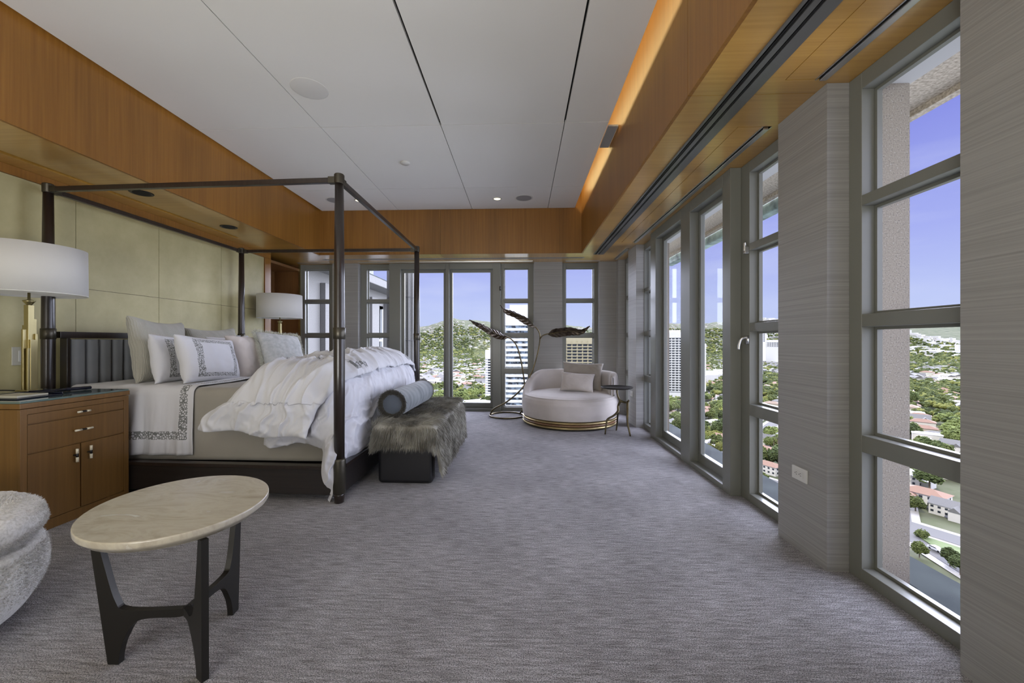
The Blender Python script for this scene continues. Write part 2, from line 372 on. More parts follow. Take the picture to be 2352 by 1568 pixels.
# timber fascias of the tray
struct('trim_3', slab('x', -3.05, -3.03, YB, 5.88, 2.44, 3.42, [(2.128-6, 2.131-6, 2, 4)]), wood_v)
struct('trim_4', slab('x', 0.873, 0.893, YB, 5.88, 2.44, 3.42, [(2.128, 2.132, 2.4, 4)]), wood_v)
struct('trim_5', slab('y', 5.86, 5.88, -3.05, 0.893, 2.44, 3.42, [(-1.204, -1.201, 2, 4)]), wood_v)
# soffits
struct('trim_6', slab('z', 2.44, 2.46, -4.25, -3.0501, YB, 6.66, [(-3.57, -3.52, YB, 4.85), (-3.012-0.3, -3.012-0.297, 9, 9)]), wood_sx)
rs = [(1.07, 1.20, YB, 5.93), (1.45, 1.495, -1.0, 2.02), (1.45, 1.495, 2.45, 5.25), (1.45, 1.495, 5.6, 6.3),
      (0.87, 1.7, 2.129, 2.1325), (1.30, 1.3035, -1, 2.02), (1.30, 1.3035, 2.45, 5.25), (1.30, 1.45, 2.016, 2.02), (1.30, 1.45, 2.45, 2.454), (1.30, 1.45, 5.246, 5.25)]
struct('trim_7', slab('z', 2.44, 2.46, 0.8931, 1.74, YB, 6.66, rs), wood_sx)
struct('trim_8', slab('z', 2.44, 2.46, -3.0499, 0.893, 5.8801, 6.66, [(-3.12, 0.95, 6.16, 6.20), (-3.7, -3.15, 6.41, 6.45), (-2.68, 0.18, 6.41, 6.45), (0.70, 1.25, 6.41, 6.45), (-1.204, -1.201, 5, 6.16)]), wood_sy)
struct('trim_9', join(slab('z', 2.50, 2.52, 0.9, 1.74, YB, 6.66), slab('z', 2.50, 2.52, -4.25, -3.06, YB, 6.66), slab('z', 2.50, 2.52, -3.06, 0.9, 5.89, 6.66)), dark)
# left wall: sage panels with fine joints, timber crown
gj = [(y_-0.0022, y_+0.0022, -1, 4) for y_ in (0.6, 1.9, 3.213, 3.982, 4.836)]+[(YB, 6, z_-0.0018, z_+0.0018) for z_ in (1.60, )]
gj = [(a, b_, c_, d) for a, b_, c_, d in gj]
struct('wall_left', slab('x', -3.775, -3.75, YB, 5.66, 0, 2.37, gj), green)
struct('trim_10', slab('x', -3.84, -3.78, YB, 5.66, 0, 2.44), dark)
struct('trim_11', slab('x', -3.775, -3.735, YB, 5.80, 2.372, 2.439), wood_v)
struct('trim_12', join(box(-4.2, -3.735, 5.665, 5.80, 0, 2.371)), wood_v, bevel=0.003)
# timber niche at the far end of the left wall
struct('wall_niche', join(box(-4.25, -4.2, 5.66, 6.66, 0, 2.44), box(-4.2, -3.76, 6.62, 6.66, 0, 2.44), box(-4.2, -3.75, 5.80, 6.61, 2.33, 2.37)), wood_dk)
struct('trim_13', box(-3.765, -3.735, 6.585, 6.612, 0, 2.44), brass)
# far wall piers and corner
struct('wall_far', join(box(-3.14, -2.71, 6.50, 6.74, 0, 2.439), box(0.20, 0.66, 6.50, 6.74, 0, 2.439), box(1.25, 1.70, 6.50, 6.74, 0, 2.439), box(1.525, 1.70, 6.36, 6.50, 0, 2.439)), silk)
struct('wall_right', join(box(1.525, 1.70, YB, 1.445, 0, 2.439), box(1.525, 1.70, 2.05, 2.43, 0, 2.439), box(1.525, 1.70, 5.376, 5.77, 0, 2.439)), silk)
# spandrels above the window heads, building fabric around the room (keeps the sun out)
struct('wall_header', join(box(1.60, 1.98, YB, 6.98, 2.462, 3.5), box(-4.6, 1.98, 6.62, 6.98, 2.462, 3.5)), paint)
struct('wall_outer', join(box(-4.6, -4.26, YB-0.3, 6.98, -0.3, 3.5), box(-4.6, 1.98, YB-0.3, YB, -0.3, 3.5), box(-4.25, -3.84, YB, 5.6, 0.001, 2.43)), paint)
struct('trim_roof', box(-4.6, 1.98, YB-0.3, 6.98, 3.5, 3.8), paint)

# ---------------------------------------------------------------- windows
ZP = [(0.06, 0.62), (0.70, 1.22), (1.28, 1.80), (1.85, 2.36)]
wn_ = [0]
def window(axis, a, u0, u1, o0, o1, panes=ZP, latch=None):
    """a: room-side plane; frame 75 mm deep towards outside, glass behind a glazing bead"""
    wn_[0] += 1
    hs = [(o0, o1, z0, z1) for z0, z1 in panes]
    fr = mesh('window_%d' % wn_[0], slab(axis, a, a+0.06, u0, u1, 0, 2.4395, hs), frame_m, bevel=0.0025); fr['kind'] = 'structure'
    b_ = 0.014
    mesh('glazing_bead', slab(axis, a+0.0605, a+0.085, u0+0.01, u1-0.01, 0.005, 2.43, [(p+b_, q-b_, z0+b_, z1-b_) for p, q, z0, z1 in hs]), frame_m, fr)
    for p, q, z0, z1 in hs:
        mesh('pane', slab(axis, a+0.0855, a+0.0895, p, q, z0, z1), glassm, fr)
    return fr
window('x', 1.63, 1.447, 2.048, 1.53, 1.975)
wH = window('x', 1.63, 2.432, 3.07, 2.50, 2.918)
window('x', 1.63, 4.81, 5.374, 4.95, 5.37)
window('x', 1.63, 5.772, 6.358, 5.86, 6.28)
window('y', 6.60, -3.755, -3.142, -3.66, -3.245)
window('y', 6.60, -2.708, -2.14, -2.60, -2.205)
window('y', 6.60, -0.395, 0.198, -0.29, 0.115)
window('y', 6.60, 0.662, 1.248, 0.725, 1.185)
def door(name, axis, a, u0, u1, leaves, lw):
    fr = mesh(name, slab(axis, a, a+0.0795, u0, u1, 0, 2.4395, [(p, q, 0.045, 2.34) for p, q in leaves]), frame_m, bevel=0.003); fr['kind'] = 'structure'
    for p, q in leaves:
        lf = mesh('door_leaf', slab(axis, a+0.0805, a+0.12, p-0.02, q+0.02, 0.03, 2.36, [(p+lw, q-lw, 0.045+lw*1.9, 2.34-lw)]), frame_m, fr, bevel=0.003)
        mesh('glazing_bead', slab(axis, a+0.0745, a+0.0755, p+lw*0.55, q-lw*0.55, 0.045+lw*1.4, 2.34-lw*0.55, [(p+lw, q-lw, 0.045+lw*1.9, 2.34-lw)]), frame_m, lf)
        mesh('pane', slab(axis, a+0.095, a+0.10, p+lw-0.005, q-lw+0.005, 0.04+lw*1.9, 2.345-lw), glassm, lf)
    return fr
dR = door('door_1', 'x', 1.55, 3.022, 4.858, [(3.14, 3.74), (3.95, 4.68)], 0.042)
dF = door('door_2', 'y', 6.52, -2.193, -0.347, [(-2.005, -1.255), (-1.195, -0.475)], 0.045)
# lever and latch of the casement next to the doors, hinges on the far pair
lev = join(tube(spline([(1.635, 2.935, 1.165), (1.610, 2.935, 1.178), (1.585, 2.940, 1.165), (1.572, 2.945, 1.125), (1.568, 2.945, 1.09)], 5), [0.013]*5+[0.010]*6+[0.008]*10, 8), box(1.615, 1.63, 2.92, 2.95, 1.13, 1.19))
mesh('lever_handle', lev, alu, wH, smooth=True)
mesh('latch', join(box(1.60, 1.63, 2.92, 2.945, 1.78, 1.83), cyl((1.605, 2.932, 1.80), (1.605, 2.932, 1.86), 0.012, 0.008, 8)), alu, wH, bevel=0.003)
for z_ in (1.25, 1.98):
    mesh('hinge', cyl((-0.352, 6.512, z_), (-0.352, 6.512, z_+0.07), 0.009, None, 8), blackm, dF, smooth=True)

# ---------------------------------------------------------------- ceiling fittings
def ring_disc(name, x_, y_, z_, R_, r_, m1, m2, label, cat, group=None, depth=0.012, inner_up=True):
    t = mesh(name, lathe([(r_, z_-0.001), (R_*0.9, z_-depth), (R_, z_-0.002), (R_, z_+0.001), (r_, z_+0.001)], 36, x_, y_, cap=False), m1, smooth=True)
    setp(t, label, cat, group)
    mesh('diffuser' if cat != 'speaker' else 'grille', lathe([(0, z_-0.0035), (r_, z_-0.003), (r_, z_+0.001), (0, z_+0.001)], 36, x_, y_, cap=False), m2, t)
    return t
ring_disc('ceiling_downlight', -0.335, 5.44, 3.10, 0.062, 0.045, whitem, lampglow, 'small lit round ceiling downlight, right one of the two at the far end', 'downlight', 'ceiling downlights at the far end')
ring_disc('ceiling_downlight', -2.25, 5.43, 3.10, 0.062, 0.045, whitem, lampglow, 'small lit round ceiling downlight, left one, behind the bed canopy rail', 'downlight', 'ceiling downlights at the far end')
ring_disc('ceiling_speaker', 0.03, 5.43, 3.10, 0.125, 0.105, whitem, grille, 'round grey in-ceiling speaker grille, right one of the far pair', 'speaker', 'in-ceiling speakers', 0.006)
ring_disc('ceiling_speaker', -2.58, 5.42, 3.10, 0.125, 0.105, whitem, grille, 'round grey in-ceiling speaker grille, left one, behind the near bed post', 'speaker', 'in-ceiling speakers', 0.006)
hush = mat('faint_ceiling_disc', (0.62, 0.61, 0.585), 0.75)
setp(mesh('flush_ceiling_cover', lathe([(0, 3.0985), (0.13, 3.0985), (0.135, 3.0995), (0.135, 3.1005), (0, 3.1005)], 40, -1.64, 3.02, cap=False), hush, smooth=True), 'faint round painted cover flush in the ceiling above the bed', 'ceiling cover')
setp(mesh('ceiling_sprinkler_cover', lathe([(0, 3.082), (0.045, 3.083), (0.05, 3.088), (0.05, 3.1005), (0, 3.1005)], 30, -1.27, 4.30, cap=False), whitem, smooth=True), 'small white disc sprinkler cover standing proud of the ceiling', 'sprinkler cover')
for y_, lb in ((3.343, 'black recessed downlight in the timber soffit over the headboard, near one'), (4.375, 'black recessed downlight in the timber soffit over the headboard, far one')):
    ring_disc('soffit_downlight', -3.305, y_, 2.44, 0.085, 0.062, blackm, dark, lb, 'downlight', 'soffit downlights over the bed', 0.006)
# linear slot diffuser, right soffit
satin = mat('satin_grey_anodised', (0.22, 0.22, 0.215), 0.35, 0.7)
ld = empty('linear_air_diffuser', (1.135, 1.5, 2.44), 'long black and aluminium double-slot air diffuser in the timber soffit along the windows', 'air diffuser')
def at(o, VF): L = o.location; return [(v[0]-L[0], v[1]-L[1], v[2]-L[2]) for v in VF[0]], VF[1]
mesh('frame', at(ld, slab('z', 2.432, 2.455, 1.062, 1.208, YB, 5.94, [(1.076, 1.100, YB+.01, 5.925), (1.128, 1.146, YB+.01, 5.925)])), satin, ld)
mesh('slot_vane', at(ld, join(*[box(x_, x_+0.008, YB+.01, 5.92, 2.434, 2.475) for x_ in (1.084, 1.134)])), blackm, ld)
mesh('deflector', at(ld, join(*[box(x_, x_+0.013, YB+.01, 5.92, 2.452, 2.458) for x_ in (1.102, 1.150)])), alu, ld)
fd = empty('linear_air_diffuser', (-1.1, 6.18, 2.44), 'thin dark slot air diffuser in the soffit above the far doors', 'air diffuser')
mesh('frame', at(fd, slab('z', 2.435, 2.455, -3.13, 0.96, 6.152, 6.208, [(-3.11, 0.94, 6.163, 6.197)])), grille, fd)
mesh('slot_vane', at(fd, box(-3.11, 0.94, 6.176, 6.184, 2.436, 2.47)), blackm, fd)
# roller shades parked in their pockets
def shade(x0, x1, y0, y1, lab):
    alx = (x1-x0) < (y1-y0); s = empty('roller_shade', ((x0+x1)/2, (y0+y1)/2, 2.44), lab, 'roller shade', 'parked roller shades')
    if alx:
        xm = (x0+x1)/2; mesh('hem_bar', at(s, box(xm-0.015, xm+0.015, y0+.01, y1-.01, 2.425, 2.45)), alu, s, bevel=0.002); mesh('roller', at(s, cyl((xm, y0+.01, 2.475), (xm, y1-.01, 2.475), 0.018, None, 12)), whitem, s, smooth=True)
        mesh('pocket_trim', at(s, join(box(x0-0.006, x0, y0, y1, 2.435, 2.46), box(x1, x1+0.006, y0, y1, 2.435, 2.46))), alu, s)
    else:
        ym = (y0+y1)/2; mesh('hem_bar', at(s, box(x0+.01, x1-.01, ym-0.006, ym+0.006, 2.430, 2.45)), alu, s, bevel=0.002); mesh('roller', at(s, cyl((x0+.01, ym, 2.475), (x1-.01, ym, 2.475), 0.016, None, 12)), whitem, s, smooth=True)
        mesh('pocket_trim', at(s, join(box(x0, x1, y0-0.005, y0, 2.436, 2.46), box(x0, x1, y1, y1+0.005, 2.436, 2.46))), alu, s)
shade(1.45, 1.495, -1.0, 2.02, 'aluminium shade rail in the soffit slot over the nearest window')
shade(1.45, 1.495, 2.45, 5.25, 'long aluminium shade rail in the soffit slot over the right-hand doors')
shade(1.45, 1.495, 5.6, 6.3, 'short aluminium shade rail in the soffit slot at the far right corner')
shade(-3.70, -3.15, 6.41, 6.45, 'pale shade rail over the window beside the timber niche')
shade(-2.68, 0.18, 6.41, 6.45, 'pale shade rail over the far double doors')
shade(0.70, 1.25, 6.41, 6.45, 'pale shade rail over the window behind the daybed')
setp(mesh('cove_bracket', prism([(0.778, 3.62), (0.868, 3.62), (0.868, 4.02), (0.778, 4.02)], 3.085, 3.10), grille), 'grey metal bracket bridging the gap between ceiling panel and right fascia', 'bracket')
# warm LED strips hidden in the ceiling coves
LW = (1.0, 0.74, 0.34)
def strip(loc, d, sx, sy, e):
    o = lamp('cove_led_strip', 'AREA', loc, (0, 0, 0), e, LW, shape='RECTANGLE', size=sx, size_y=sy); aim(o, d); return o
q = strip((0.60, 3.2, 3.36), (0.9, 0, -0.38), 0.05, 4.6, 14.0); q.rotation_euler = Matrix(((0, -0.38, -0.92), (1, 0, 0), (0, -0.92, 0.38))).to_euler(); q.data.size = 5.4; q.data.size_y = 0.05
q = strip((-2.955, 2.4, 3.30), (-1, 0, -0.3), 0.05, 4.6, 3.0); q.rotation_euler = Matrix(((0, -0.3, 0.95), (1, 0, 0), (0, 0.95, 0.3))).to_euler(); q.data.size = 6.4; q.data.size_y = 0.05
# ================================================================ FURNITURE
def drape(a, b, x0, x1, y0, y1, z, r, flare=0.1):
    cx = min(max(a, x0), x1); cy = min(max(b, y0), y1); ox, oy = a-cx, b-cy; d = math.hypot(ox, oy)
    if d < 1e-9: return Vector((a, b, z)), Vector((0, 0, 1)), 0.0
    dx, dy = ox/d, oy/d; q = r*PI/2
    if d < q: an = d/r; hor = r*math.sin(an); dr = r*(1-math.cos(an)); nz = math.cos(an); nh = math.sin(an)
    else: hor = r+(d-q)*flare; dr = r+(d-q); nz = flare; nh = 1
    return Vector((cx+dx*hor, cy+dy*hor, z-dr)), Vector((dx*nh, dy*nh, nz)).normalized(), d
# ---------------------------------------------------------------- canopy bed
XH, XF, Y0, Y1 = -3.585, -1.312, 2.845, 4.962
XPOST = {(0, 0): (-3.585, 2.885), (1, 0): (-1.303, 2.800), (0, 1): (-3.585, 4.968), (1, 1): (-1.318, 4.962)}
bed = empty('canopy_bed', (-2.45, 3.9, 0), 'tall four-poster canopy bed frame in espresso wood with bronze fittings', 'bed')
BL = bed.location
def bl(VF): return at(bed, VF)
for (i, j), (px_, py_) in XPOST.items():
    p = mesh('post', bl(lathe([(0.036, 0.30), (0.0385, 0.9), (0.0385, 1.18), (0.036, 1.6), (0.029, 2.29)], 28, px_, py_)), wood_bk, bed, smooth=True)
    mesh('ferrule', bl(lathe([(0.040, 0.065), (0.043, 0.07), (0.044, 0.30), (0.041, 0.315)], 28, px_, py_)), bronze, p, smooth=True)
    mesh('foot', bl(lathe([(0.030, 0.0), (0.033, 0.002), (0.036, 0.055), (0.034, 0.066)], 24, px_, py_)), wood_bk, p, smooth=True)
    mesh('collar', bl(lathe([(0.039, 1.165), (0.0425, 1.168), (0.0425, 1.245), (0.039, 1.248)], 28, px_, py_)), bronze, p, smooth=True)
    mesh('corner_fitting', bl(join(lathe([(0.030, 2.272), (0.034, 2.275), (0.035, 2.335), (0.030, 2.343)], 24, px_, py_),
         box(px_+(0.02 if not i else -0.02), px_+(0.075 if not i else -0.075), py_-0.020, py_+0.020, 2.276, 2.322),
         box(px_-0.020, px_+0.020, py_+(0.02 if not j else -0.02), py_+(0.075 if not j else -0.075), 2.276, 2.322))), bronze, p, bevel=0.002)
def rail(a, b_, w, z0, z1):
    a, b_ = Vector(a), Vector(b_); d = (b_-a).normalized(); n_ = Vector((-d.y, d.x))*w/2; a = a+d*0.05; b_ = b_-d*0.05
    return prism([tuple(a-n_), tuple(b_-n_), tuple(b_+n_), tuple(a+n_)], z0, z1)
P_ = XPOST
for a, b_ in (((0, 0), (1, 0)), ((0, 1), (1, 1)), ((1, 0), (1, 1)), ((0, 0), (0, 1))):
    mesh('canopy_rail', bl(rail(P_[a], P_[b_], 0.034, 2.281, 2.317)), wood_bk, bed, bevel=0.003)
for a, b_, nm in (((0, 0), (1, 0), 'side_rail'), ((0, 1), (1, 1), 'side_rail'), ((1, 0), (1, 1), 'foot_rail')):
    q = mesh(nm, bl(rail(P_[a], P_[b_], 0.04, 0.055, 0.235)), wood_plat, bed, bevel=0.003)
    mesh('rail_cap', bl(rail(P_[a], P_[b_], 0.062, 0.236, 0.262)), wood_bk, q, bevel=0.003)
mesh('slat_platform', bl(box(-3.54, -1.36, 2.89, 4.92, 0.17, 0.232)), wood_plat, bed)
hbx = -3.585
mesh('headboard_frame', bl(join(box(hbx-0.03, hbx+0.03, 2.94, 4.915, 1.175, 1.225), box(hbx-0.03, hbx+0.03, 2.985, 3.01, 0.26, 1.175), box(hbx-0.03, hbx+0.03, 4.845, 4.87, 0.26, 1.175))), wood_bk, bed, bevel=0.003)
nch = 18; cw = (4.84-3.015)/nch
for i in range(nch):
    y0 = 3.015+i*cw
    def ch(u, v, y0=y0): a = (u-0.5)*2; return (hbx-0.02+0.075*(1-a**4)**0.5, y0+0.001+u*(cw-0.002), 0.30+v*0.865)
    vf, uv = grid(ch, 12, 2); mesh('headboard_channel', bl(vf), hb_m, bed, smooth=True)
# ---------------------------------------------------------------- mattress, blanket, turned-down sheet
MX0, MX1, MY0, MY1, MZ = -3.50, -1.40, 2.94, 4.83, 0.80
def sbox(x0, x1, y0, y1, z0, z1): return box(x0, x1, y0, y1, z0, z1)
setp(mesh('mattress', sbox(-3.49, -1.41, 2.955, 4.82, 0.235, 0.785), cream_c, bevel=0.05, seg=4), 'deep mattress with cream fitted sheet at the head end of the canopy bed', 'mattress')
def blanket_fn(u, v):
    a = -3.15+u*(1.95+0.30); b_ = 2.42+v*(2.93)
    P, N, d = drape(a, b_, MX0, MX1-0.05, MY0+0.05, MY1-0.05, MZ-0.006, 0.05, 0.02)
    k = 0.004*fbm(P.x*2.2, P.y*2.2, P.z*2); return P+N*k
(vf, uv) = grid(blanket_fn, 90, 110); bk = mesh('blanket', vf, blanket_m, smooth=True, uv=uv); solid(bk, 0.008); setp(bk, 'taupe blanket tucked smooth over the mattress below the white duvet', 'blanket')
sheet_m = embroidered('embroidered_top_sheet', (0.58, 0.585, 0.62), TH, [(0, 0.925, 0.030, 0.040, 0.96), (1, 0.050, 0.0105, 0.0, 0.955)], (58, 165), 0.13)
def sheet_fn(u, v):
    a = -3.47+u*0.99; b_ = 2.435+v*2.90
    P, N, d = drape(a, b_, MX0-0.2, 5, MY0+0.045, MY1-0.045, MZ+0.008, 0.06, 0.035)
    w = min(1, max(0, d-0.06)*2.4)
    k = w*(0.013*math.sin(a*38+3*fbm(a*3, 1))+0.010*fbm(a*14, P.z*3, 2))+0.005*fbm(P.x*3, P.y*3)+0.004*math.sin(a*26+b_*6)
    return P+N*(k+0.004)
(vf, uv) = grid(sheet_fn, 110, 150); sh = mesh('top_sheet', vf, sheet_m, smooth=True, uv=uv); solid(sh, 0.004); setp(sh, 'white top sheet with grey chain embroidery folded over the mattress side near the nightstand', 'sheet')
# ---------------------------------------------------------------- duvet
def sstep(a, b_, x_): t = min(1, max(0, (x_-a)/(b_-a))); return t*t*(3-2*t)
def pile(a, b_):
    t = min(1, max(0, (b_-2.93)/1.9)); s = math.sin(PI*min(1, t*1.05))**0.6 if 0 < t < 0.95 else 0
    h = sstep(-2.15, -1.55, a)*(1-0.10*sstep(-1.5, -1.3, a))
    return 0.03+0.10*s*h
def wrk(a, b_, z_, amp=1):
    # soft folds fanning from the near post, then finer creases across them
    dx, dy = a+0.9, b_-2.4; ang = math.atan2(dx, dy+(0.9-z_)*1.2); rr = math.hypot(dx, dy)
    w1 = fbm(a*1.7, b_*1.7, z_*1.7, 3); w2 = fbm(a*2.3+5, b_*2.3, z_*2.3+9, 3)
    q = noise.noise(Vector((ang*7+w1*1.8, rr*1.5+w2, 3)))
    r1 = (1-min(1, abs(q)*3.2))**1.6
    q2 = noise.noise(Vector((ang*15+w2*2.2, rr*3.0+w1*2, 8))); r2 = (1-min(1, abs(q2)*3))**1.6
    q3 = noise.noise(Vector((a*9+w1*2, b_*9+w2*2, z_*9))); r3 = (1-min(1, abs(q3)*3.2))**2
    return amp*(0.030*w1+0.024*r1+0.013*r2+0.006*r3)
def duvet_low(u, v):
    # whole duvet: from the fold to the foot overhang
    hn = 0.42+0.10*sstep(0.42, 0.78, u)+0.02*math.sin(u*19); hf = 0.56+0.03*math.sin(v*23)
    a0 = -2.12+0.28*v+(0.22*(1-sstep(0, 0.25, v))); a = a0+u*(MX1+hf-a0)
    b_ = (MY0-hn)+v*((MY1+0.35)-(MY0-hn))
    cut = sstep(0.93, 1.0, u)*sstep(0.80, 1.0, 1-v)
    P, N, d = drape(a, b_, -4, MX1-0.10, MY0+0.09, MY1-0.09, MZ+0.02, 0.13, 0.03)
    if P.y < 3.2: P = P+Vector((0, -0.115*sstep(0.28, 0.52, d)*sstep(0.48, 0.70, u), 0))
    top = pile(P.x, P.y)*(1-sstep(0.0, 0.35, d))+0.03+0.045*sstep(0, 0.3, d)
    edge = min(u, 1-u, v*1.6, (1-v)*1.6); top = top*min(1, 0.25+edge*14)
    return P+N*(top*0.9+wrk(P.x, P.y, P.z))
(vf, uv) = grid(duvet_low, 150, 200)
dv = mesh('duvet', vf, white_c, smooth=True, uv=uv); solid(dv, 0.02); subd(dv, 1)
setp(dv, 'puffy white duvet bunched over the foot half of the canopy bed', 'duvet')
fold_m = embroidered('embroidered_duvet_fold', (0.58, 0.585, 0.62), TH, [(0, 0.95, 0.022, 0.23, 0.32), (0, 0.95, 0.022, 0.82, 0.99), (1, 0.235, 0.007, 0.02, 0.97)], (40, 110), 0.12)
def duvet_top(u, v):
    hn = 0.315+0.05*sstep(0.1, 0.9, u)+0.012*math.sin(u*13)
    tip = (1-sstep(0, 0.17, v))
    a0 = -2.00-0.34*tip-0.14*v; a1 = -1.50+0.14*sstep(0, 0.2, v)
    a = a0+u*(a1-a0)
    b_ = (MY0-hn)+v*((MY1+0.10)-(MY0-hn))
    P, N, d = drape(a, b_, -4, MX1-0.05, MY0+0.09, MY1-0.09, MZ+0.02, 0.13, 0.22)
    low = pile(P.x, P.y)*(1-sstep(0, 0.35, d))+0.03+0.045*sstep(0, 0.3, d)
    edge = min(u*0.8, 1-u, v*1.3, 1-v); th = 0.012+0.085*min(1, edge*7)**0.6
    if u < 0.12: low = low*(0.3+0.7*u/0.12)
    return P+N*(low*0.9+th+wrk(P.x+0.3, P.y, P.z, 1.15))
(vf, uv) = grid(duvet_top, 110, 220)
dt = mesh('turned_back_layer', vf, fold_m, dv, smooth=True, uv=uv); solid(dt, 0.02); subd(dt, 1)
# ---------------------------------------------------------------- pillows
def pillow(name, w, h, t, m, cen, phi, lean, roll=0, parent=None, pinch=0.10, flange=0.0, seed=0, nu=34, wr=0.010, sag=0.0, uvok=True):
    V = []; UV = []; F = []; nw = nu; idx = {}
    rnd = random.Random(seed); ox, oy = rnd.random()*9, rnd.random()*9
    for side in (1, -1):
        for i in range(nu+1):
            for j in range(nw+1):
                s, tt = -1+2*i/nu, -1+2*j/nw; bd = i in (0, nu) or j in (0, nw)
                if bd and side == -1: idx[(side, i, j)] = idx[(1, i, j)]; continue
                fs = 1-flange
                e = max(0, 1-(abs(s)/fs)**2.4)*max(0, 1-(abs(tt)/fs)**2.4) if (abs(s) < fs and abs(tt) < fs) else 0
                th = t/2*e**0.42
                x_ = w/2*s*(1-pinch*(1-tt*tt)*abs(s)**3); y_ = h/2*tt*(1-pinch*(1-s*s)*abs(tt)**3)
                y_ -= sag*h*(1-s*s)*max(0, tt)**2
                cr = 1-min(1, abs(abs(s)-abs(tt))*3)
                k = wr*(fbm(x_*7+ox, y_*7+oy, side, 3)+0.6*cr*math.sin((abs(s)+abs(tt))*22)*(abs(s*tt)))
                idx[(side, i, j)] = len(V); V.append((x_+0.3*k, y_, side*th+(k if not bd else k*1.2))); UV.append(((s+1)/2, (tt+1)/2))
    for side in (1, -1):
        for i in range(nu):
            for j in range(nw):
                q = (idx[(side, i, j)], idx[(side, i+1, j)], idx[(side, i+1, j+1)], idx[(side, i, j+1)])
                F.append(q if side == 1 else tuple(reversed(q)))
    N = Vector((math.cos(phi)*math.cos(lean), math.sin(phi)*math.cos(lean), math.sin(lean))); Wd = Vector((-math.sin(phi), math.cos(phi), 0)); H_ = N.cross(Wd)
    if H_.z < 0: H_ = -H_
    c_, s_ = math.cos(roll), math.sin(roll); W2 = Wd*c_+H_*s_; H2 = -Wd*s_+H_*c_
    M = Matrix((( W2.x, H2.x, N.x), (W2.y, H2.y, N.y), (W2.z, H2.z, N.z))).to_4x4()
    o = mesh(name, (V, F), m, parent, smooth=True, uv=UV); o.matrix_world = Matrix.Translation(Vector(cen)) @ M; subd(o, 1); return o
quilt = cloth('ribbed_quilt_linen', (0.34, 0.33, 0.285), (0.38, 0.37, 0.32))
n, l, b = nodes(quilt); uvn = n.new('ShaderNodeUVMap'); mpn = n.new('ShaderNodeMapping'); wv = n.new('ShaderNodeTexWave'); wv.inputs['Scale'].default_value = 20; wv.inputs['Distortion'].default_value = 2.0; wv.inputs['Detail'].default_value = 1; wv.bands_direction = 'X'
l.new(uvn.outputs[0], mpn.inputs[0]); l.new(mpn.outputs[0], wv.inputs['Vector']); bump(quilt, wv.outputs[0], 0.35, 0.010)
emb_p = embroidered('embroidered_pillowcase', (0.58, 0.585, 0.62), TH, [(0, 0.20, 0.045, 0.10, 0.90), (1, 0.14, 0.04, 0.16, 0.84), (0, 0.80, 0.045, 0.10, 0.90), (1, 0.86, 0.04, 0.16, 0.84)], (48, 34), 0.12)
R_ = math.radians
setp(pillow('euro_pillow', 0.74, 0.57, 0.20, quilt, (-3.20, 3.42, 1.07), R_(14), R_(8), R_(-2), flange=0.0, seed=1, pinch=0.14), 'large square taupe ribbed pillow against the near half of the headboard', 'pillow', 'bed pillows')
setp(pillow('euro_pillow', 0.70, 0.52, 0.20, quilt, (-3.30, 4.17, 1.045), R_(0), R_(10), R_(2), flange=0.0, seed=2, pinch=0.14), 'square taupe ribbed pillow against the far half of the headboard', 'pillow', 'bed pillows')
setp(pillow('bed_pillow', 0.64, 0.41, 0.17, emb_p, (-2.95, 3.33, 0.995), R_(9), R_(9), R_(-3), seed=3), 'white embroidered pillow, nearest one, leaning on the large taupe pillow', 'pillow', 'bed pillows')
setp(pillow('bed_pillow', 0.68, 0.41, 0.18, emb_p, (-2.70, 3.35, 0.99), R_(4), R_(14), R_(-4), seed=4, uvok=True), 'white embroidered pillow at the front of the pile with grey chain border', 'pillow', 'bed pillows')
setp(pillow('bed_pillow', 0.66, 0.44, 0.17, emb_p, (-3.02, 4.06, 0.995), R_(3), R_(12), R_(2), seed=5), 'white embroidered pillow mostly hidden behind the plain pink-white one', 'pillow', 'bed pillows')
setp(pillow('bed_pillow', 0.66, 0.46, 0.20, cream_c, (-2.77, 4.02, 0.99), R_(0), R_(14), R_(0), seed=6, wr=0.016), 'plain pinkish white pillow between the embroidered pillow and the fringed cushion', 'pillow', 'bed pillows')
fc = setp(pillow('fringed_cushion', 0.48, 0.46, 0.17, silver, (-2.55, 4.15, 1.03), R_(-22), R_(30), R_(-6), seed=8, pinch=0.06), 'silver velvet cushion with cream fringe at the right end of the pillows', 'cushion')
def strands(fnP, count, ln, wd, m, name, parent, seed=1, segs=2, droop=0.0):
    """hair-like strips; fnP(rnd)->(point, direction)"""
    rnd = random.Random(seed); V = []; F = []
    for _ in range(count):
        P, D = fnP(rnd); L = ln*(0.65+0.6*rnd.random()); side = D.cross(Vector((rnd.uniform(-1, 1), rnd.uniform(-1, 1), rnd.uniform(-1, 1))))
        if side.length < 1e-5: continue
        side = side.normalized()*wd*0.5; k = len(V); q = P.copy(); dd = D.copy()
        for s in range(segs):
            f = 1-0.5*s/segs; V += [tuple(q-side*f), tuple(q+side*f)]; q = q+dd*(L/segs); dd = (dd+Vector((0, 0, -droop))).normalized()
        V.append(tuple(q))
        for s in range(segs-1): F.append((k+2*s, k+2*s+1, k+2*s+3, k+2*s+2))
        F.append((k+2*segs-2, k+2*segs-1, k+2*segs))
    return mesh(name, (V, F), m, parent)
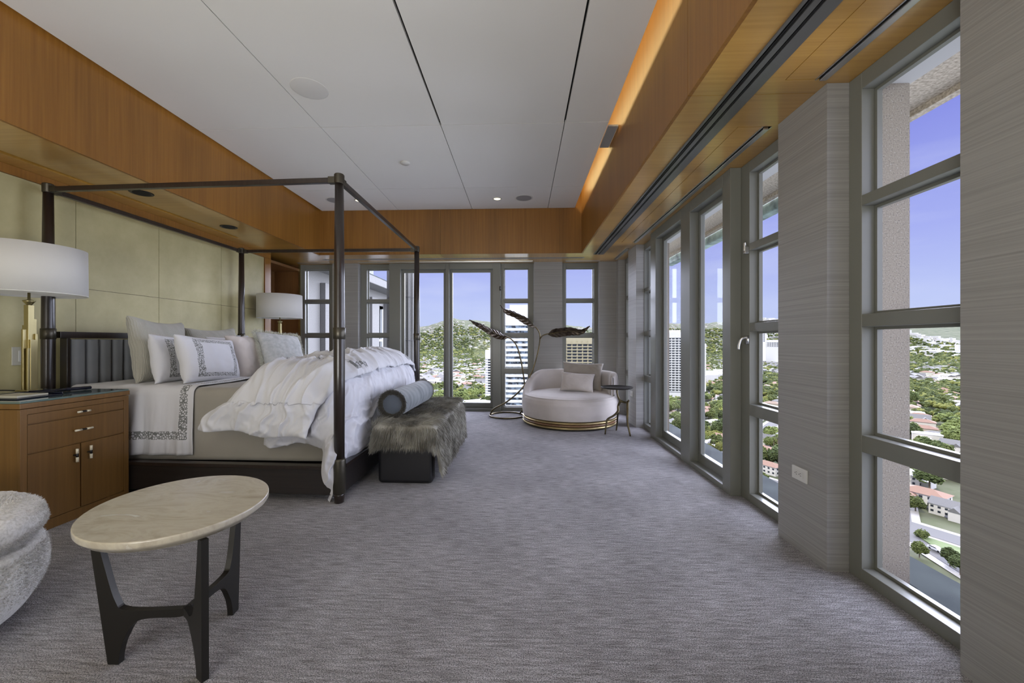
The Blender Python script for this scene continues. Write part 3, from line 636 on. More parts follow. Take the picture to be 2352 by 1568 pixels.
def fr_fn(rnd):
    s = rnd.random()*4; e_ = int(s); f = (s-e_)*2-1; w_, h_ = 0.24, 0.23
    if e_ == 0: p = (f*w_, h_*(1-0.06*(1-f*f)), 0); d = (0, 1, 0)
    elif e_ == 1: p = (f*w_, -h_*(1-0.06*(1-f*f)), 0); d = (0, -1, 0)
    elif e_ == 2: p = (w_*(1-0.06*(1-f*f)), f*h_, 0); d = (1, 0, 0)
    else: p = (-w_*(1-0.06*(1-f*f)), f*h_, 0); d = (-1, 0, 0)
    return Vector(p)+Vector([rnd.gauss(0, 0.004) for _ in range(3)]), (Vector(d)+Vector([rnd.gauss(0, 0.55) for _ in range(3)])).normalized()
fr = strands(fr_fn, 5200, 0.038, 0.0035, fringe_m, 'fringe', fc, 3, 2, 0.15)
# ---------------------------------------------------------------- nightstands
def nightstand(loc, label):
    t = empty('nightstand', loc, label, 'nightstand', 'nightstands either side of the bed')
    W_, D_, H_ = 0.635, 0.68, 0.788      # local: x depth (front at 0), y width
    mesh('carcass', join(box(-D_, -0.012, 0, W_, 0.0, 0.755), box(-0.012, 0, 0, 0.034, 0.0, 0.755), box(-0.012, 0, W_-0.034, W_, 0.0, 0.755), box(-0.012, 0, 0.034, W_-0.034, 0.0, 0.062), box(-0.012, 0, 0.034, W_-0.034, 0.722, 0.755)), wood_ns, t, bevel=0.0015)
    mesh('top_frame', box(-D_, 0.004, -0.004, W_+0.004, 0.758, H_), wood_ns, t, bevel=0.002)
    mesh('glass_top', box(-D_+0.004, 0.0, 0.0, W_, H_+0.0005, H_+0.013), topglass, t, bevel=0.0015)
    def dr(nm, y0, y1, z0, z1, vert=False, hy=None, hz=None, hl=0.085):
        d = mesh(nm, box(-0.010, -0.001, y0+0.0025, y1-0.0025, z0+0.0025, z1-0.0025), wood_ns, t, bevel=0.001)
        if vert: g = [cyl((0.022, hy, hz-hl/2), (0.022, hy, hz-0.012), 0.0075, None, 12), cyl((0.022, hy, hz+0.012), (0.022, hy, hz+hl/2), 0.0075, None, 12)]; mid = cyl((0.022, hy, hz-0.013), (0.022, hy, hz+0.013), 0.0065, None, 10)
        else: g = [cyl((0.022, hy-hl/2, hz), (0.022, hy-0.014, hz), 0.0065, None, 12), cyl((0.022, hy+0.014, hz), (0.022, hy+hl/2, hz), 0.0065, None, 12)]; mid = cyl((0.022, hy-0.015, hz), (0.022, hy+0.015, hz), 0.0055, None, 10)
        hd = mesh('handle', join(mid, cyl((-0.001, hy, hz), (0.022, hy, hz), 0.005, None, 10)), blackm, d, smooth=True)
        for q in g: mesh('handle_grip', q, ivory, hd, smooth=True)
    dr('drawer', 0.034, W_-0.034, 0.662, 0.722, hy=0.318, hz=0.692, hl=0.075)
    dr('drawer', 0.034, W_-0.034, 0.488, 0.660, hy=0.318, hz=0.575, hl=0.105)
    dr('door', 0.034, 0.316, 0.064, 0.486, True, 0.277, 0.415, 0.085)
    dr('door', 0.318, W_-0.034, 0.064, 0.486, True, 0.360, 0.415, 0.085)
    return t
nightstand((-2.885, 2.185, 0), 'brown veneer nightstand with drawers and doors at the left edge by the near bed side')
nightstand((-3.06, 5.03, 0), 'brown veneer nightstand on the far side of the bed, hidden behind pillows')
def table_lamp(loc, label):
    t = empty('table_lamp', loc, label, 'lamp', 'brass table lamps on the nightstands')
    st = []
    for x_, y_, w_, d_, h_ in ((0, 0, 0.034, 0.034, 0.60), (0.0, -0.024, 0.014, 0.030, 0.43), (0.0, 0.024, 0.014, 0.030, 0.505), (0.024, 0.0, 0.014, 0.030, 0.36), (-0.024, 0, 0.014, 0.030, 0.46), (0.022, -0.022, 0.014, 0.014, 0.30), (0.022, 0.022, 0.014, 0.014, 0.40)):
        st.append(box(x_-w_/2, x_+w_/2, y_-d_/2, y_+d_/2, 0.012, h_))
    mesh('column', join(*st), brass, t, bevel=0.0012)
    mesh('base', box(-0.045, 0.045, -0.045, 0.045, 0, 0.012), brass, t, bevel=0.002)
    mesh('finial_cup', lathe([(0.012, 0.60), (0.030, 0.625), (0.032, 0.632), (0.008, 0.64), (0.006, 0.75), (0, 0.75)], 20, cap=False), brass, t, smooth=True)
    z0, z1, r0 = 0.675, 1.005, 0.285
    sh_ = mesh('lamp_shade', lathe([(r0+0.003, z0), (r0, z1)], 56, cap=False), shade_m, t, smooth=True); solid(sh_, 0.003, 0)
    mesh('diffuser', lathe([(0, z0+0.012), (r0-0.006, z0+0.012), (r0-0.006, z0+0.016), (0, z0+0.016)], 56, cap=False), shade_m, sh_)
    mesh('trim_ring', lathe([(r0+0.0045, z0), (r0+0.006, z0+0.003), (r0+0.0045, z0+0.006), (r0+0.0015, z0+0.003)], 56, cap=False), whitem, sh_, smooth=True)
    return t
TZ = 0.802
table_lamp((-3.44, 2.655, TZ), 'stepped brass lamp with white drum shade on the near nightstand')
table_lamp((-3.44, 5.545, TZ), 'stepped brass lamp with white drum shade on the far nightstand by the niche')
# things on the near nightstand
cord = spline([(-3.56, 2.20, TZ+0.03), (-3.52, 2.30, TZ+0.03), (-3.50, 2.42, TZ+0.03), (-3.495, 2.55, TZ+0.018), (-3.49, 2.62, TZ+0.008)], 8)
setp(mesh('lamp_cord', tube(cord, 0.004, 8), blackm, smooth=True), 'thin black cord curving from the left edge to the brass lamp on the nightstand', 'cord')
tray = empty('letter_tray', (-3.12, 2.36, TZ), 'low black lacquer tray with papers on the glass nightstand top', 'tray')
mesh('tray_base', join(box(-0.13, 0.13, -0.11, 0.13, 0, 0.006), box(-0.13, -0.124, -0.11, 0.13, 0.006, 0.02), box(-0.13, 0.13, 0.124, 0.13, 0.006, 0.02)), navy, tray, bevel=0.002)
setp(mesh('note_pad', box(-3.23, -3.03, 2.28, 2.44, TZ+0.0065, TZ+0.018), cream_pl, bevel=0.002), 'cream notepad lying in the black tray on the nightstand', 'notepad')
ph = empty('hairbrush', (-3.17, 2.64, TZ), 'dark navy paddle-shaped hairbrush lying on the glass nightstand top', 'hairbrush')
def brush(u, v):
    s = u; w_ = (0.045*math.sin(PI*min(1, s*1.7)**0.8) if s < 0.55 else 0) if s < 0.5 else 0.0
    w_ = 0.046*math.sqrt(max(0, 1-((s-0.30)/0.30)**2)) if s < 0.55 else 0
    w_ = max(w_, 0.011+0.008*sstep(0.75, 1.0, s)); a = v*2*PI
    return (w_*math.cos(a), -0.16+0.30*s, 0.014+0.011*math.sin(a))
vf, uv = grid(brush, 40, 16); mesh('body', vf, navy, ph, smooth=True); ph.rotation_euler = (0, 0, R_(-18))
# light switch on the left wall, outlets
sw = empty('light_switch', (-3.7495, 2.845, 1.04), 'cream keypad light switch plate on the sage wall behind the brass lamp', 'light switch')
mesh('plate', box(0, 0.008, -0.058, 0.058, -0.068, 0.068), cream_pl, sw, bevel=0.002); mesh('keypad', box(0.0082, 0.011, -0.022, 0.022, -0.04, 0.04), whitem, sw, bevel=0.001)
mesh('engraved_lines', join(*[box(0.0112, 0.0116, -0.016, 0.016, -0.034+k*0.0095, -0.031+k*0.0095) for k in range(8)]), grille, sw)
def outlet(loc, lab):
    t = empty('wall_outlet', loc, lab, 'outlet', 'power outlets on the piers')
    mesh('plate', box(-0.008, 0, -0.058, 0.058, -0.036, 0.036), whitem, t, bevel=0.002); s = mesh('receptacle', box(-0.0095, -0.0082, -0.034, 0.034, -0.017, 0.017), whitem, t)
    mesh('slots', join(*[box(-0.0102, -0.0097, c_+a-e_, c_+a+e_, b_-0.0012-g, b_+0.0012+g) for c_ in (-0.015, 0.017) for a, b_, e_, g in ((0.0, 0.006, 0.004, 0), (0.0, -0.006, 0.004, 0), (0.011, 0, 0.0022, 0.0012))]), blackm, s)
outlet((1.5245, 2.24, 0.424), 'cream double power outlet low on the grey pier between the near window and the doors')
outlet((1.5245, 5.57, 0.424), 'small cream power outlet on the far right pier behind the drink table')
# ---------------------------------------------------------------- bench with fur and bolster
BX0, BX1, BY0, BY1, BH = -1.165, -0.715, 3.175, 4.56, 0.46
bench = empty('bench', ((BX0+BX1)/2, (BY0+BY1)/2, 0), 'black leather waterfall bench at the foot of the bed under a fur throw', 'bench')
def rp(x0, x1, z0, z1, r, k=6):
    P = []
    for cx, cz, a0 in ((x1-r, z1-r, 0), (x0+r, z1-r, 90)):
        for i in range(k+1): a = R_(a0+90*i/k); P.append((cx+r*math.cos(a), cz+r*math.sin(a)))
    return P
def plate_rounded(y0, y1):       # slab with rounded vertical corners seen from above
    r = 0.05; P = []
    for cx, cy, a0 in ((BX1-r, (y0 if y0 < 3.5 else y0)+0, 0),): pass
    return box(BX0, BX1, y0, y1, 0.012, BH)
mesh('end_panel', at(bench, box(BX0, BX1, BY0, BY0+0.12, 0.0, BH)), leather, bench, bevel=0.035, seg=4)
mesh('end_panel', at(bench, box(BX0, BX1, BY1-0.12, BY1, 0.0, BH)), leather, bench, bevel=0.035, seg=4)
mesh('seat', at(bench, box(BX0, BX1, BY0+0.121, BY1-0.121, 0.30, BH)), leather, bench, bevel=0.02, seg=3)
def furS(a, b_):
    P, N, d = drape(a, b_, BX0+0.02, BX1-0.03, BY0+0.03, BY1-0.03, BH+0.012, 0.05, 0.05)
    k = 0.02+0.012*fbm(P.x*5, P.y*5, P.z*4, 2); return P+N*k, N, d
FA0, FA1, FB0, FB1 = BX0-0.09, BX1+0.40, BY0-0.14, BY1+0.03
def fedge(a, b_):    # ragged pelt outline
    e1 = FA1-0.07*abs(fbm(b_*3, 3.3, 0, 2))-(0.30*sstep(BY0+0.02, BY0-0.13, b_))
    return e1
def fur_fn(u, v):
    b_ = FB0+v*(FB1-FB0); a = FA0+u*(fedge(0, b_)-FA0); P, N, d = furS(a, b_); return P
(vf, uv) = grid(fur_fn, 60, 90); fur = mesh('fur_throw', vf, fur_m, smooth=True); solid(fur, 0.012)
setp(fur, 'long-haired grey-brown fur throw draped over the black bench', 'fur throw')
def furp(rnd):
    v = rnd.random(); u = rnd.random(); b_ = FB0+v*(FB1-FB0); a = FA0+u*(fedge(0, b_)-FA0); P, N, d = furS(a, b_)
    q = fbm(a*3.2, b_*3.2, 7, 3)*2.4
    comb = Vector((0.75+0.25*math.sin(q*2), -0.55+0.6*q, 0)); comb -= N*comb.dot(N)
    if d > 0.03 and a > BX1-0.05: comb = Vector((0.05, 0.25*q, -1))
    if b_ < BY0 and d > 0.03: comb = Vector((0.35*q, -0.25, -0.9))
    D = (N*0.42+comb.normalized()*0.95+Vector([rnd.gauss(0, 0.16) for _ in range(3)])).normalized()
    return P-N*0.004, D
strands(furp, 62000, 0.070, 0.0026, fur_m, 'hair', fur, 5, 3, 0.22)
bols = empty('bolster_cushion', (-1.065, 3.74, BH+0.165), 'round blue-grey velvet bolster with dark fringed ends lying on the fur throw', 'bolster')
BRr = 0.112
def bs(u, v): s = -0.455+0.91*u; a = v*2*PI; rr = BRr*(1+0.012*math.sin(s*60+2*fbm(s*4, 1))+0.015*fbm(s*5, math.cos(a)*1.2, math.sin(a)*1.2)); return (rr*math.cos(a), s, rr*math.sin(a))
vf, uv = grid(bs, 70, 40); mesh('cover', vf, bolst_m, bols, smooth=True)
for s_ in (-1, 1):
    y_ = s_*0.455
    def ed(u, v, y_=y_, s_=s_): r_ = (BRr-0.028)*u; a = v*2*PI; return (r_*math.cos(a), y_+s_*(0.012*(1-u*u)+0.002), r_*math.sin(a))
    vf, uv = grid(ed, 8, 36); e_ = mesh('end_cap', vf, bolst_end, bols, smooth=True)
    def tr_fn(rnd, y_=y_, s_=s_):
        a = rnd.random()*2*PI; r_ = BRr-0.034+rnd.random()*0.038; P = Vector((r_*math.cos(a), y_-s_*0.01*rnd.random(), r_*math.sin(a)))
        return P, (Vector((math.cos(a)*0.30, s_*1.0, math.sin(a)*0.30))+Vector([rnd.gauss(0, 0.25) for _ in range(3)])).normalized()
    strands(tr_fn, 5200, 0.028, 0.003, dkfringe, 'brush_fringe', bols, 4, 2)
bols.rotation_euler = (0, 0, R_(-1.5))
# ---------------------------------------------------------------- oval stone side table
ct = empty('side_table', (-1.309, 1.487, 0), 'low oval side table with beige stone top and dark bronze three-legged base', 'side table')
NE = 72; ea, eb = 0.3245, 0.2885; ex = Vector((0.636, -0.771)); ey = Vector((0.771, 0.636))
def ell(k, z_): return [tuple([*(ex*ea*k*math.cos(2*PI*i/NE)+ey*eb*k*math.sin(2*PI*i/NE)), z_]) for i in range(NE)]
V = []; F = []; rings = [(0.885, 0.486), (0.93, 0.488), (0.975, 0.503), (0.995, 0.508), (1.0, 0.512), (1.0, 0.525), (0.997, 0.529), (0.990, 0.530)]
for k_, z_ in rings: V += ell(k_, z_)
for q in range(len(rings)-1):
    for i in range(NE): F.append((q*NE+i, q*NE+(i+1) % NE, (q+1)*NE+(i+1) % NE, (q+1)*NE+i))
F.append(tuple(reversed(range(NE)))); F.append(tuple((len(rings)-1)*NE+i for i in range(NE)))
tt = mesh('table_top', (V, F), marble, ct); 
for p in tt.data.polygons: p.use_smooth = len(p.vertices) == 4
V = []; F = []
for k_, z_ in ((0.86, 0.478), (0.88, 0.4855)): V += ell(k_, z_)
for i in range(NE): F.append((i, (i+1) % NE, NE+(i+1) % NE, NE+i))
F.append(tuple(reversed(range(NE)))); F.append(tuple(NE+i for i in range(NE)))
mesh('under_bevel', (V, F), marble, ct)
# each leg is a flat plate: upright outer edge, concave inner edge flowing into the stretcher that meets the others in the middle
cen = Vector((-1.195, 1.378))
def leg(foot, top, thick):
    f = Vector(foot)-cen; R0 = f.length; d = f.normalized(); tp = (Vector(top)-cen).dot(d)
    # profile in (radial, z)
    outer = [(R0+0.012, 0.0), (tp+0.016, 0.478)]
    ou = lambda z_: R0+0.012+(tp+0.016-R0-0.012)*z_/0.478
    innerTop = spline([(tp-0.010, 0.478, 0), (ou(0.35)-0.041, 0.35, 0), (ou(0.226)-0.062, 0.226, 0), (max(0.055, ou(0.19)-0.10), 0.194, 0), (0.03, 0.200, 0), (0.0, 0.208, 0)], 6)
    innerBot = spline([(0.0, 0.178, 0), (0.03, 0.172, 0), (max(0.045, R0-0.10), 0.158, 0), (R0-0.048, 0.09, 0), (R0-0.030, 0.03, 0), (R0-0.028, 0.0, 0)], 6)
    up = [(p[0], p[1]) for p in innerTop]; lo = [(p[0], p[1]) for p in innerBot]
    poly = outer+up+lo
    nrm = Vector((-d.y, d.x)); V = []; n_ = len(poly)
    for s_ in (-1, 1):
        for r_, z_ in poly:
            p = cen+d*r_+nrm*(s_*thick/2); V.append((p.x+1.309, p.y-1.487, z_))
    from mathutils.geometry import tessellate_polygon
    tri = tessellate_polygon([[Vector((p_[0], p_[1], 0)) for p_ in poly]])
    F = [tuple(t_) for t_ in tri]+[tuple(n_+k_ for k_ in reversed(t_)) for t_ in tri]+[(i, n_+i, n_+(i+1) % n_, (i+1) % n_) for i in range(n_)]
    bm = bmesh.new(); vs = [bm.verts.new(v) for v in V]
    for f_ in F:
        try: bm.faces.new([vs[k_] for k_ in f_])
        except ValueError: pass
    bmesh.ops.recalc_face_normals(bm, faces=bm.faces)
    me = bpy.data.meshes.new('leg'); bm.to_mesh(me); bm.free(); me.materials.append(bronze2)
    o = bpy.data.objects.new('leg', me); C.objects.link(o); o.parent = ct
    bv = o.modifiers.new('bevel', 'BEVEL'); bv.width = 0.003; bv.segments = 2; bv.angle_limit = R_(50); bv.limit_method = 'ANGLE'
leg((-1.461, 1.374), (-1.530, 1.352), 0.022); leg((-1.081, 1.315), (-1.092, 1.308), 0.022); leg((-1.225, 1.653), (-1.20, 1.675), 0.022)
# ---------------------------------------------------------------- bouclé swivel seat, lower left
bc = empty('boucle_pouf', (-2.345, 1.34, 0), 'ivory boucle swivel seat with thick cushion cut off at the left edge', 'pouf')
def soft_drum(prof, m, nm, nz=1.0):
    def fn(u, v):
        k = u*(len(prof)-1); i = min(int(k), len(prof)-2); t = k-i; r_ = prof[i][0]*(1-t)+prof[i+1][0]*t; z_ = prof[i][1]*(1-t)+prof[i+1][1]*t; a = v*2*PI
        g = 0.006*fbm(math.cos(a)*r_*5, math.sin(a)*r_*5, z_*5, 3)+0.0035*noise.noise(Vector((math.cos(a)*r_*55, math.sin(a)*r_*55, z_*55)))
        return ((r_+g*nz)*math.cos(a), (r_+g*nz)*math.sin(a), z_+g*nz)
    vf, uv = grid(fn, 110, 300); return mesh(nm, vf, m, bc, smooth=True)
pr = [(p.x, p.y) for p in spline([(0.30, 0.035, 0), (0.36, 0.06, 0), (0.405, 0.13, 0), (0.428, 0.22, 0), (0.422, 0.295, 0), (0.385, 0.335, 0), (0.2, 0.34, 0)], 10)]
soft_drum(pr, boucle, 'seat_base')
pr = [(p.x, p.y) for p in spline([(0.0, 0.34, 0), (0.34, 0.34, 0), (0.395, 0.355, 0), (0.425, 0.395, 0), (0.412, 0.445, 0), (0.35, 0.478, 0), (0.2, 0.49, 0), (0.0, 0.492, 0)], 10)]
soft_drum(pr, boucle, 'seat_cushion')
mesh('plinth', lathe([(0.28, 0.0), (0.28, 0.05)], 40), blackm, bc)
def nap_fn(prof):
    def f(rnd):
        k = rnd.random()**0.8*(len(prof)-1.001); i = int(k); t = k-i; r_ = prof[i][0]*(1-t)+prof[i+1][0]*t; z_ = prof[i][1]*(1-t)+prof[i+1][1]*t; a = rnd.uniform(-2.6, 1.4)
        dr_, dz_ = prof[i+1][0]-prof[i][0], prof[i+1][1]-prof[i][1]; q = Vector((dz_, 0, -dr_)); q.normalize(); N = Vector((q.x*math.cos(a), q.x*math.sin(a), q.z))
        P = Vector((r_*math.cos(a), r_*math.sin(a), z_))
        return P, (N*0.55+Vector([rnd.gauss(0, 0.6) for _ in range(3)])).normalized()
    return f
strands(nap_fn([(0.405, 0.13), (0.425, 0.19), (0.428, 0.25), (0.420, 0.30), (0.385, 0.335)]), 26000, 0.011, 0.0026, boucle, 'boucle_loops', bc, 11, 2)
strands(nap_fn([(0.385, 0.345), (0.415, 0.37), (0.425, 0.395), (0.412, 0.445), (0.35, 0.478), (0.2, 0.49), (0.05, 0.492)]), 34000, 0.011, 0.0026, boucle, 'boucle_loops', bc, 12, 2)
# ---------------------------------------------------------------- round daybed
DX, DY, DR = 0.68, 5.735, 0.665
db = empty('daybed', (DX, DY, 0), 'round greige upholstered daybed on a banded brass and wood plinth by the far windows', 'daybed')
bandp = []
for i in range(31):
    z_ = 0.004+i*0.0043; bandp.append((DR-0.005-0.008*(0.5+0.5*math.cos(i*2*PI/10)), z_))
def plinth(m, nm, zs):
    return mesh(nm, lathe([(DR-0.04, zs[0])]+[(DR-0.012+0.016*math.sin(PI*k/6), zs[0]+(zs[1]-zs[0])*k/6) for k in range(7)]+[(DR-0.04, zs[1])], 80), m, db, smooth=True)
wood_pl = wood('walnut_band', (0.12, 0.06, 0.03), (0.26, 0.15, 0.08), (30, 30, 60))
brass_d = mat('satin_brass_band', (0.50, 0.40, 0.20), 0.35, 0.9)
mesh('plinth_core', lathe([(DR-0.05, 0.0), (DR-0.05, 0.13)], 60), blackm, db)
plinth(brass_d, 'brass_band', (0.018, 0.052)); plinth(wood_pl, 'wood_band', (0.053, 0.082)); plinth(brass_d, 'brass_band', (0.083, 0.112))
def seat(u, v):
    pts = [(DR-0.06, 0.113), (DR-0.005, 0.122), (DR+0.008, 0.20), (DR+0.012, 0.32), (DR-0.002, 0.372), (DR-0.035, 0.402), (DR-0.10, 0.418), (DR*0.6, 0.436), (0.001, 0.440)]
    k = u*(len(pts)-1); i = min(int(k), len(pts)-2); t = k-i; r_ = pts[i][0]*(1-t)+pts[i+1][0]*t; z_ = pts[i][1]*(1-t)+pts[i+1][1]*t; a = v*2*PI
    return (r_*math.cos(a), r_*math.sin(a), z_)
vf, uv = grid(seat, 56, 90); subd(mesh('seat', vf, uphol, db, smooth=True), 1)
mesh('piping', tube([((DR-0.026)*math.cos(2*PI*i/96), (DR-0.026)*math.sin(2*PI*i/96), 0.400) for i in range(97)], 0.004, 8), uphol, db, smooth=True)
def back(u, v):
    # u along the arc from right arm to the low left tail, v round the section
    a = R_(-24+u*(196+24)); hh = 0.715-0.0*u
    hh = 0.715*(1-sstep(0.66, 1.0, u)) + 0.40*sstep(0.66, 1.0, u)
    th = 0.062; s = v*2*PI; ro = DR-0.055
    cap = min(1, (u/0.035)**0.5 if u < 0.035 else 1, ((1-u)/0.02)**0.5 if u > 0.98 else 1)
    cs, sn = math.cos(s), math.sin(s); e = 4.0
    xx = abs(cs)**(2/e)*(1 if cs > 0 else -1)*th*(0.25+0.75*cap); zz = abs(sn)**(2/e)*(1 if sn > 0 else -1)
    z0_, z1_ = 0.125, hh; zc = (z0_+z1_)/2; zh = (z1_-z0_)/2*(0.80+0.2*cap)
    z_ = zc+zz*zh; r_ = ro+xx+0.02*((z_-0.4) if z_ > 0.4 else 0)
    return (r_*math.cos(a), r_*math.sin(a), z_)
vf, uv = grid(back, 90, 40); V, F = vf
F = list(F)+[tuple(range(0, 40))[::-1], tuple(90*41+k for k in range(40))]
subd(mesh('backrest', (V, F), uphol, db, smooth=True), 1)
cu = pillow('throw_cushion', 0.62, 0.44, 0.19, cush_m, (0.90, 5.98, 0.625), R_(-104), R_(16), R_(-2), seed=11, wr=0.008)
setp(cu, 'large taupe cushion leaning on the back of the round daybed', 'cushion', 'daybed cushions')
cu = pillow('throw_cushion', 0.49, 0.285, 0.15, uphol, (0.79, 5.70, 0.565), R_(-98), R_(20), R_(-4), seed=12, wr=0.008)
setp(cu, 'small rectangular taupe cushion in front of the larger one on the daybed', 'cushion', 'daybed cushions')
# ---------------------------------------------------------------- drink table
dk = empty('drink_table', (1.19, 5.03, 0), 'small round drink table with branch-like bronze legs beside the daybed', 'side table')
mesh('table_top', lathe([(0.0, 0.556), (0.15, 0.558), (0.188, 0.566), (0.197, 0.580), (0.193, 0.583), (0.183, 0.574), (0.0, 0.570)], 56, cap=False), bronze2, dk, smooth=True)
def br(p, r, nm='leg'): 
    P = spline(p, 6); k = len(P); rr = [np.interp(i/(k-1), np.linspace(0, 1, len(r)), r) for i in range(k)]
    return mesh(nm, tube(P, rr, 10), oldbrass, dk, smooth=True)
br([(0.0, 0.0, 0.556), (0.002, 0, 0.50), (0.02, 0.0, 0.44), (0.045, 0.0, 0.405)], [0.014, 0.010, 0.012, 0.016], 'stem')
br([(0.045, 0, 0.405), (0.085, -0.02, 0.392), (0.12, -0.05, 0.40), (0.132, -0.06, 0.425)], [0.016, 0.013, 0.016, 0.010], 'fork')
br([(0.118, -0.05, 0.405), (0.108, -0.09, 0.30), (0.10, -0.12, 0.16), (0.115, -0.14, 0.06), (0.125, -0.15, 0.0)], [0.017, 0.015, 0.013, 0.011, 0.010])
br([(0.045, 0, 0.405), (0.02, 0.02, 0.34), (0.012, 0.0, 0.275), (-0.045, -0.02, 0.225), (-0.125, -0.04, 0.18), (-0.142, -0.05, 0.12), (-0.160, -0.06, 0.0)], [0.016, 0.013, 0.015, 0.013, 0.013, 0.010, 0.009])
br([(0.012, 0.0, 0.275), (0.022, 0.06, 0.20), (0.03, 0.12, 0.1), (0.03, 0.16, 0.0)], [0.015, 0.011, 0.010, 0.009])
# ---------------------------------------------------------------- leaf floor lamp
lf = empty('leaf_floor_lamp', (-0.23, 6.12, 0), 'sculptural floor lamp of three bronze leaves on curved stems rising from a ring base', 'floor lamp')
LO = Vector((-0.23, 6.12, 0))
def px2(u, v, Y): # image measurement -> point on a plane of constant Y
    a = (u-1163.6)/F_PX; b_ = -(v-783.5)/F_PX; c_, s_ = math.cos(YAW), math.sin(YAW); rx, ry = -s_+a*c_, c_+a*s_; t = Y/ry
    return Vector((rx*t, Y, 1.15+b_*t))
def c3(x_, y_, Y): return px2(900+x_/3.408, 560+y_/3.408, Y)-LO
mesh('ring_base', tube([(0.26*math.cos(2*PI*i/72), 0.26*math.sin(2*PI*i/72), 0.014) for i in range(73)], 0.012, 10, cap=False), oldbrass, lf, smooth=True)
def stem(pts, r0, r1):
    P = spline(pts, 8); k = len(P); return mesh('stem', tube(P, [r0+(r1-r0)*i/(k-1) for i in range(k)], 10), oldbrass, lf, smooth=True)
stem([Vector((-0.255, 0.0, 0.02)), c3(800, 1290, 6.1), c3(900, 1235, 6.08), c3(1010, 1140, 6.05), c3(1090, 1015, 6.05), c3(1140, 860, 6.05), c3(1160, 740, 6.05), c3(1150, 685, 6.05), c3(1122, 648, 6.05)], 0.013, 0.009)
stem([c3(1158, 745, 6.05), c3(1180, 718, 6.03), c3(1215, 705, 6.02), c3(1245, 700, 6.0)], 0.010, 0.008)
stem([Vector((0.20, 0.10, 0.02)), c3(1060, 1240, 6.15), c3(1043, 1150, 6.15), c3(1032, 1040, 6.12), c3(1008, 900, 6.1), c3(978, 800, 6.1), c3(940, 750, 6.1), c3(895, 722, 6.1)], 0.012, 0.009)
def leaf(pts, ys, width, tiltv, seed):
    mid = spline([c3(x_, y_, Y) for (x_, y_), Y in zip(pts, ys)], 12); n_ = len(mid)-1
    def fn(u, v):
        k = min(n_-1, int(u*n_)); f = u*n_-k; P = mid[k].lerp(mid[k+1], f); T = (mid[k+1]-mid[k]).normalized()
        S0 = T.cross(Vector((0, 0, 1))).normalized(); N0 = S0.cross(T).normalized()
        c_, s_ = math.cos(tiltv), math.sin(tiltv); S = S0*c_+N0*s_; Nn = N0*c_-S0*s_
        w_ = width*math.sin(PI*min(1, u**0.8))**0.7*(1-0.45*u); q = (v-0.5)*2
        w_ *= 1+0.05*math.sin(u*17+seed+q*3)
        return P+S*(w_*q*0.95)+Nn*(-0.16*width*q*q+0.0035*math.sin(u*62-abs(q)*7)*min(1, abs(q)*3)+0.008*math.sin(u*15+q*2+seed)*abs(q))
    vf, uv = grid(fn, 110, 28); o = mesh('leaf', vf, darkneedle, lf, smooth=True); solid(o, 0.003, 0)
    mesh('midrib', tube([fn(t/20, 0.5)-Vector((0, 0, 0.003)) for t in range(21)], [0.007*(1-t/24) for t in range(21)], 8), oldbrass, o, smooth=True)
leaf([(905, 728), (840, 712), (760, 672), (685, 632), (608, 592)], [6.1, 6.06, 6.0, 5.95, 5.9], 0.105, R_(48), 1)
leaf([(1125, 650), (1060, 602), (975, 553), (895, 522), (853, 476)], [6.05, 6.0, 5.95, 5.9, 5.85], 0.105, R_(46), 2)
leaf([(1225, 706), (1300, 690), (1390, 680), (1480, 682), (1548, 640)], [6.02, 5.98, 5.93, 5.88, 5.84], 0.108, R_(50), 3)
setp(mesh('foot_switch', lathe([(0.0, 0.0), (0.035, 0.0), (0.038, 0.012), (0.02, 0.022), (0, 0.022)], 20, 0.03, 6.46, cap=False), blackm, smooth=True), 'small black cord switch on the carpet at the foot of the narrow window', 'switch')
setp(mesh('lamp_cord', tube(spline([(-0.02, 6.30, 0.006), (-0.12, 6.44, 0.006), (-0.06, 6.49, 0.006), (0.02, 6.46, 0.008)], 6), 0.004, 6), blackm, smooth=True), 'short black cord on the carpet between ring base and switch', 'cord')
# ================================================================ OUTSIDE: THE BUILDING
struct('wall_outside_piers', join(*[box(1.701, 1.97, a, b_, -0.3, 2.70) for a, b_ in ((-3, 1.40), (2.10, 2.42), (5.40, 5.76), (6.44, 6.9))]), granite)
struct('trim_capital', join(*[join(box(1.72, 2.00, a-0.02, b_+0.02, 2.50, 2.66), box(1.701, 2.02, a-0.03, b_+0.03, -0.25, -0.10)) for a, b_ in ((2.10, 2.42), (5.40, 5.76))]), granite, bevel=0.02)
struct('trim_overhang', join(box(1.985, 2.62, YB, 7.6, 2.70, 2.95), box(2.622, 2.68, YB, 7.6, 2.66, 2.95)), lit_granite)
struct('trim_gutter', join(box(2.70, 2.84, 3.05, 7.6, 2.56, 2.68)), copper, bevel=0.02)
struct('trim_ledge', join(box(1.72, 2.26, YB, 7.2, -0.22, -0.10)), ledge_m)
struct('trim_ledge_front', box(-4.0, 1.70, 6.76, 7.05, -0.25, -0.12), ledge_m)
struct('trim_far_sill', box(-3.7, 1.7, 6.75, 6.9, -0.119, -0.02), granite)
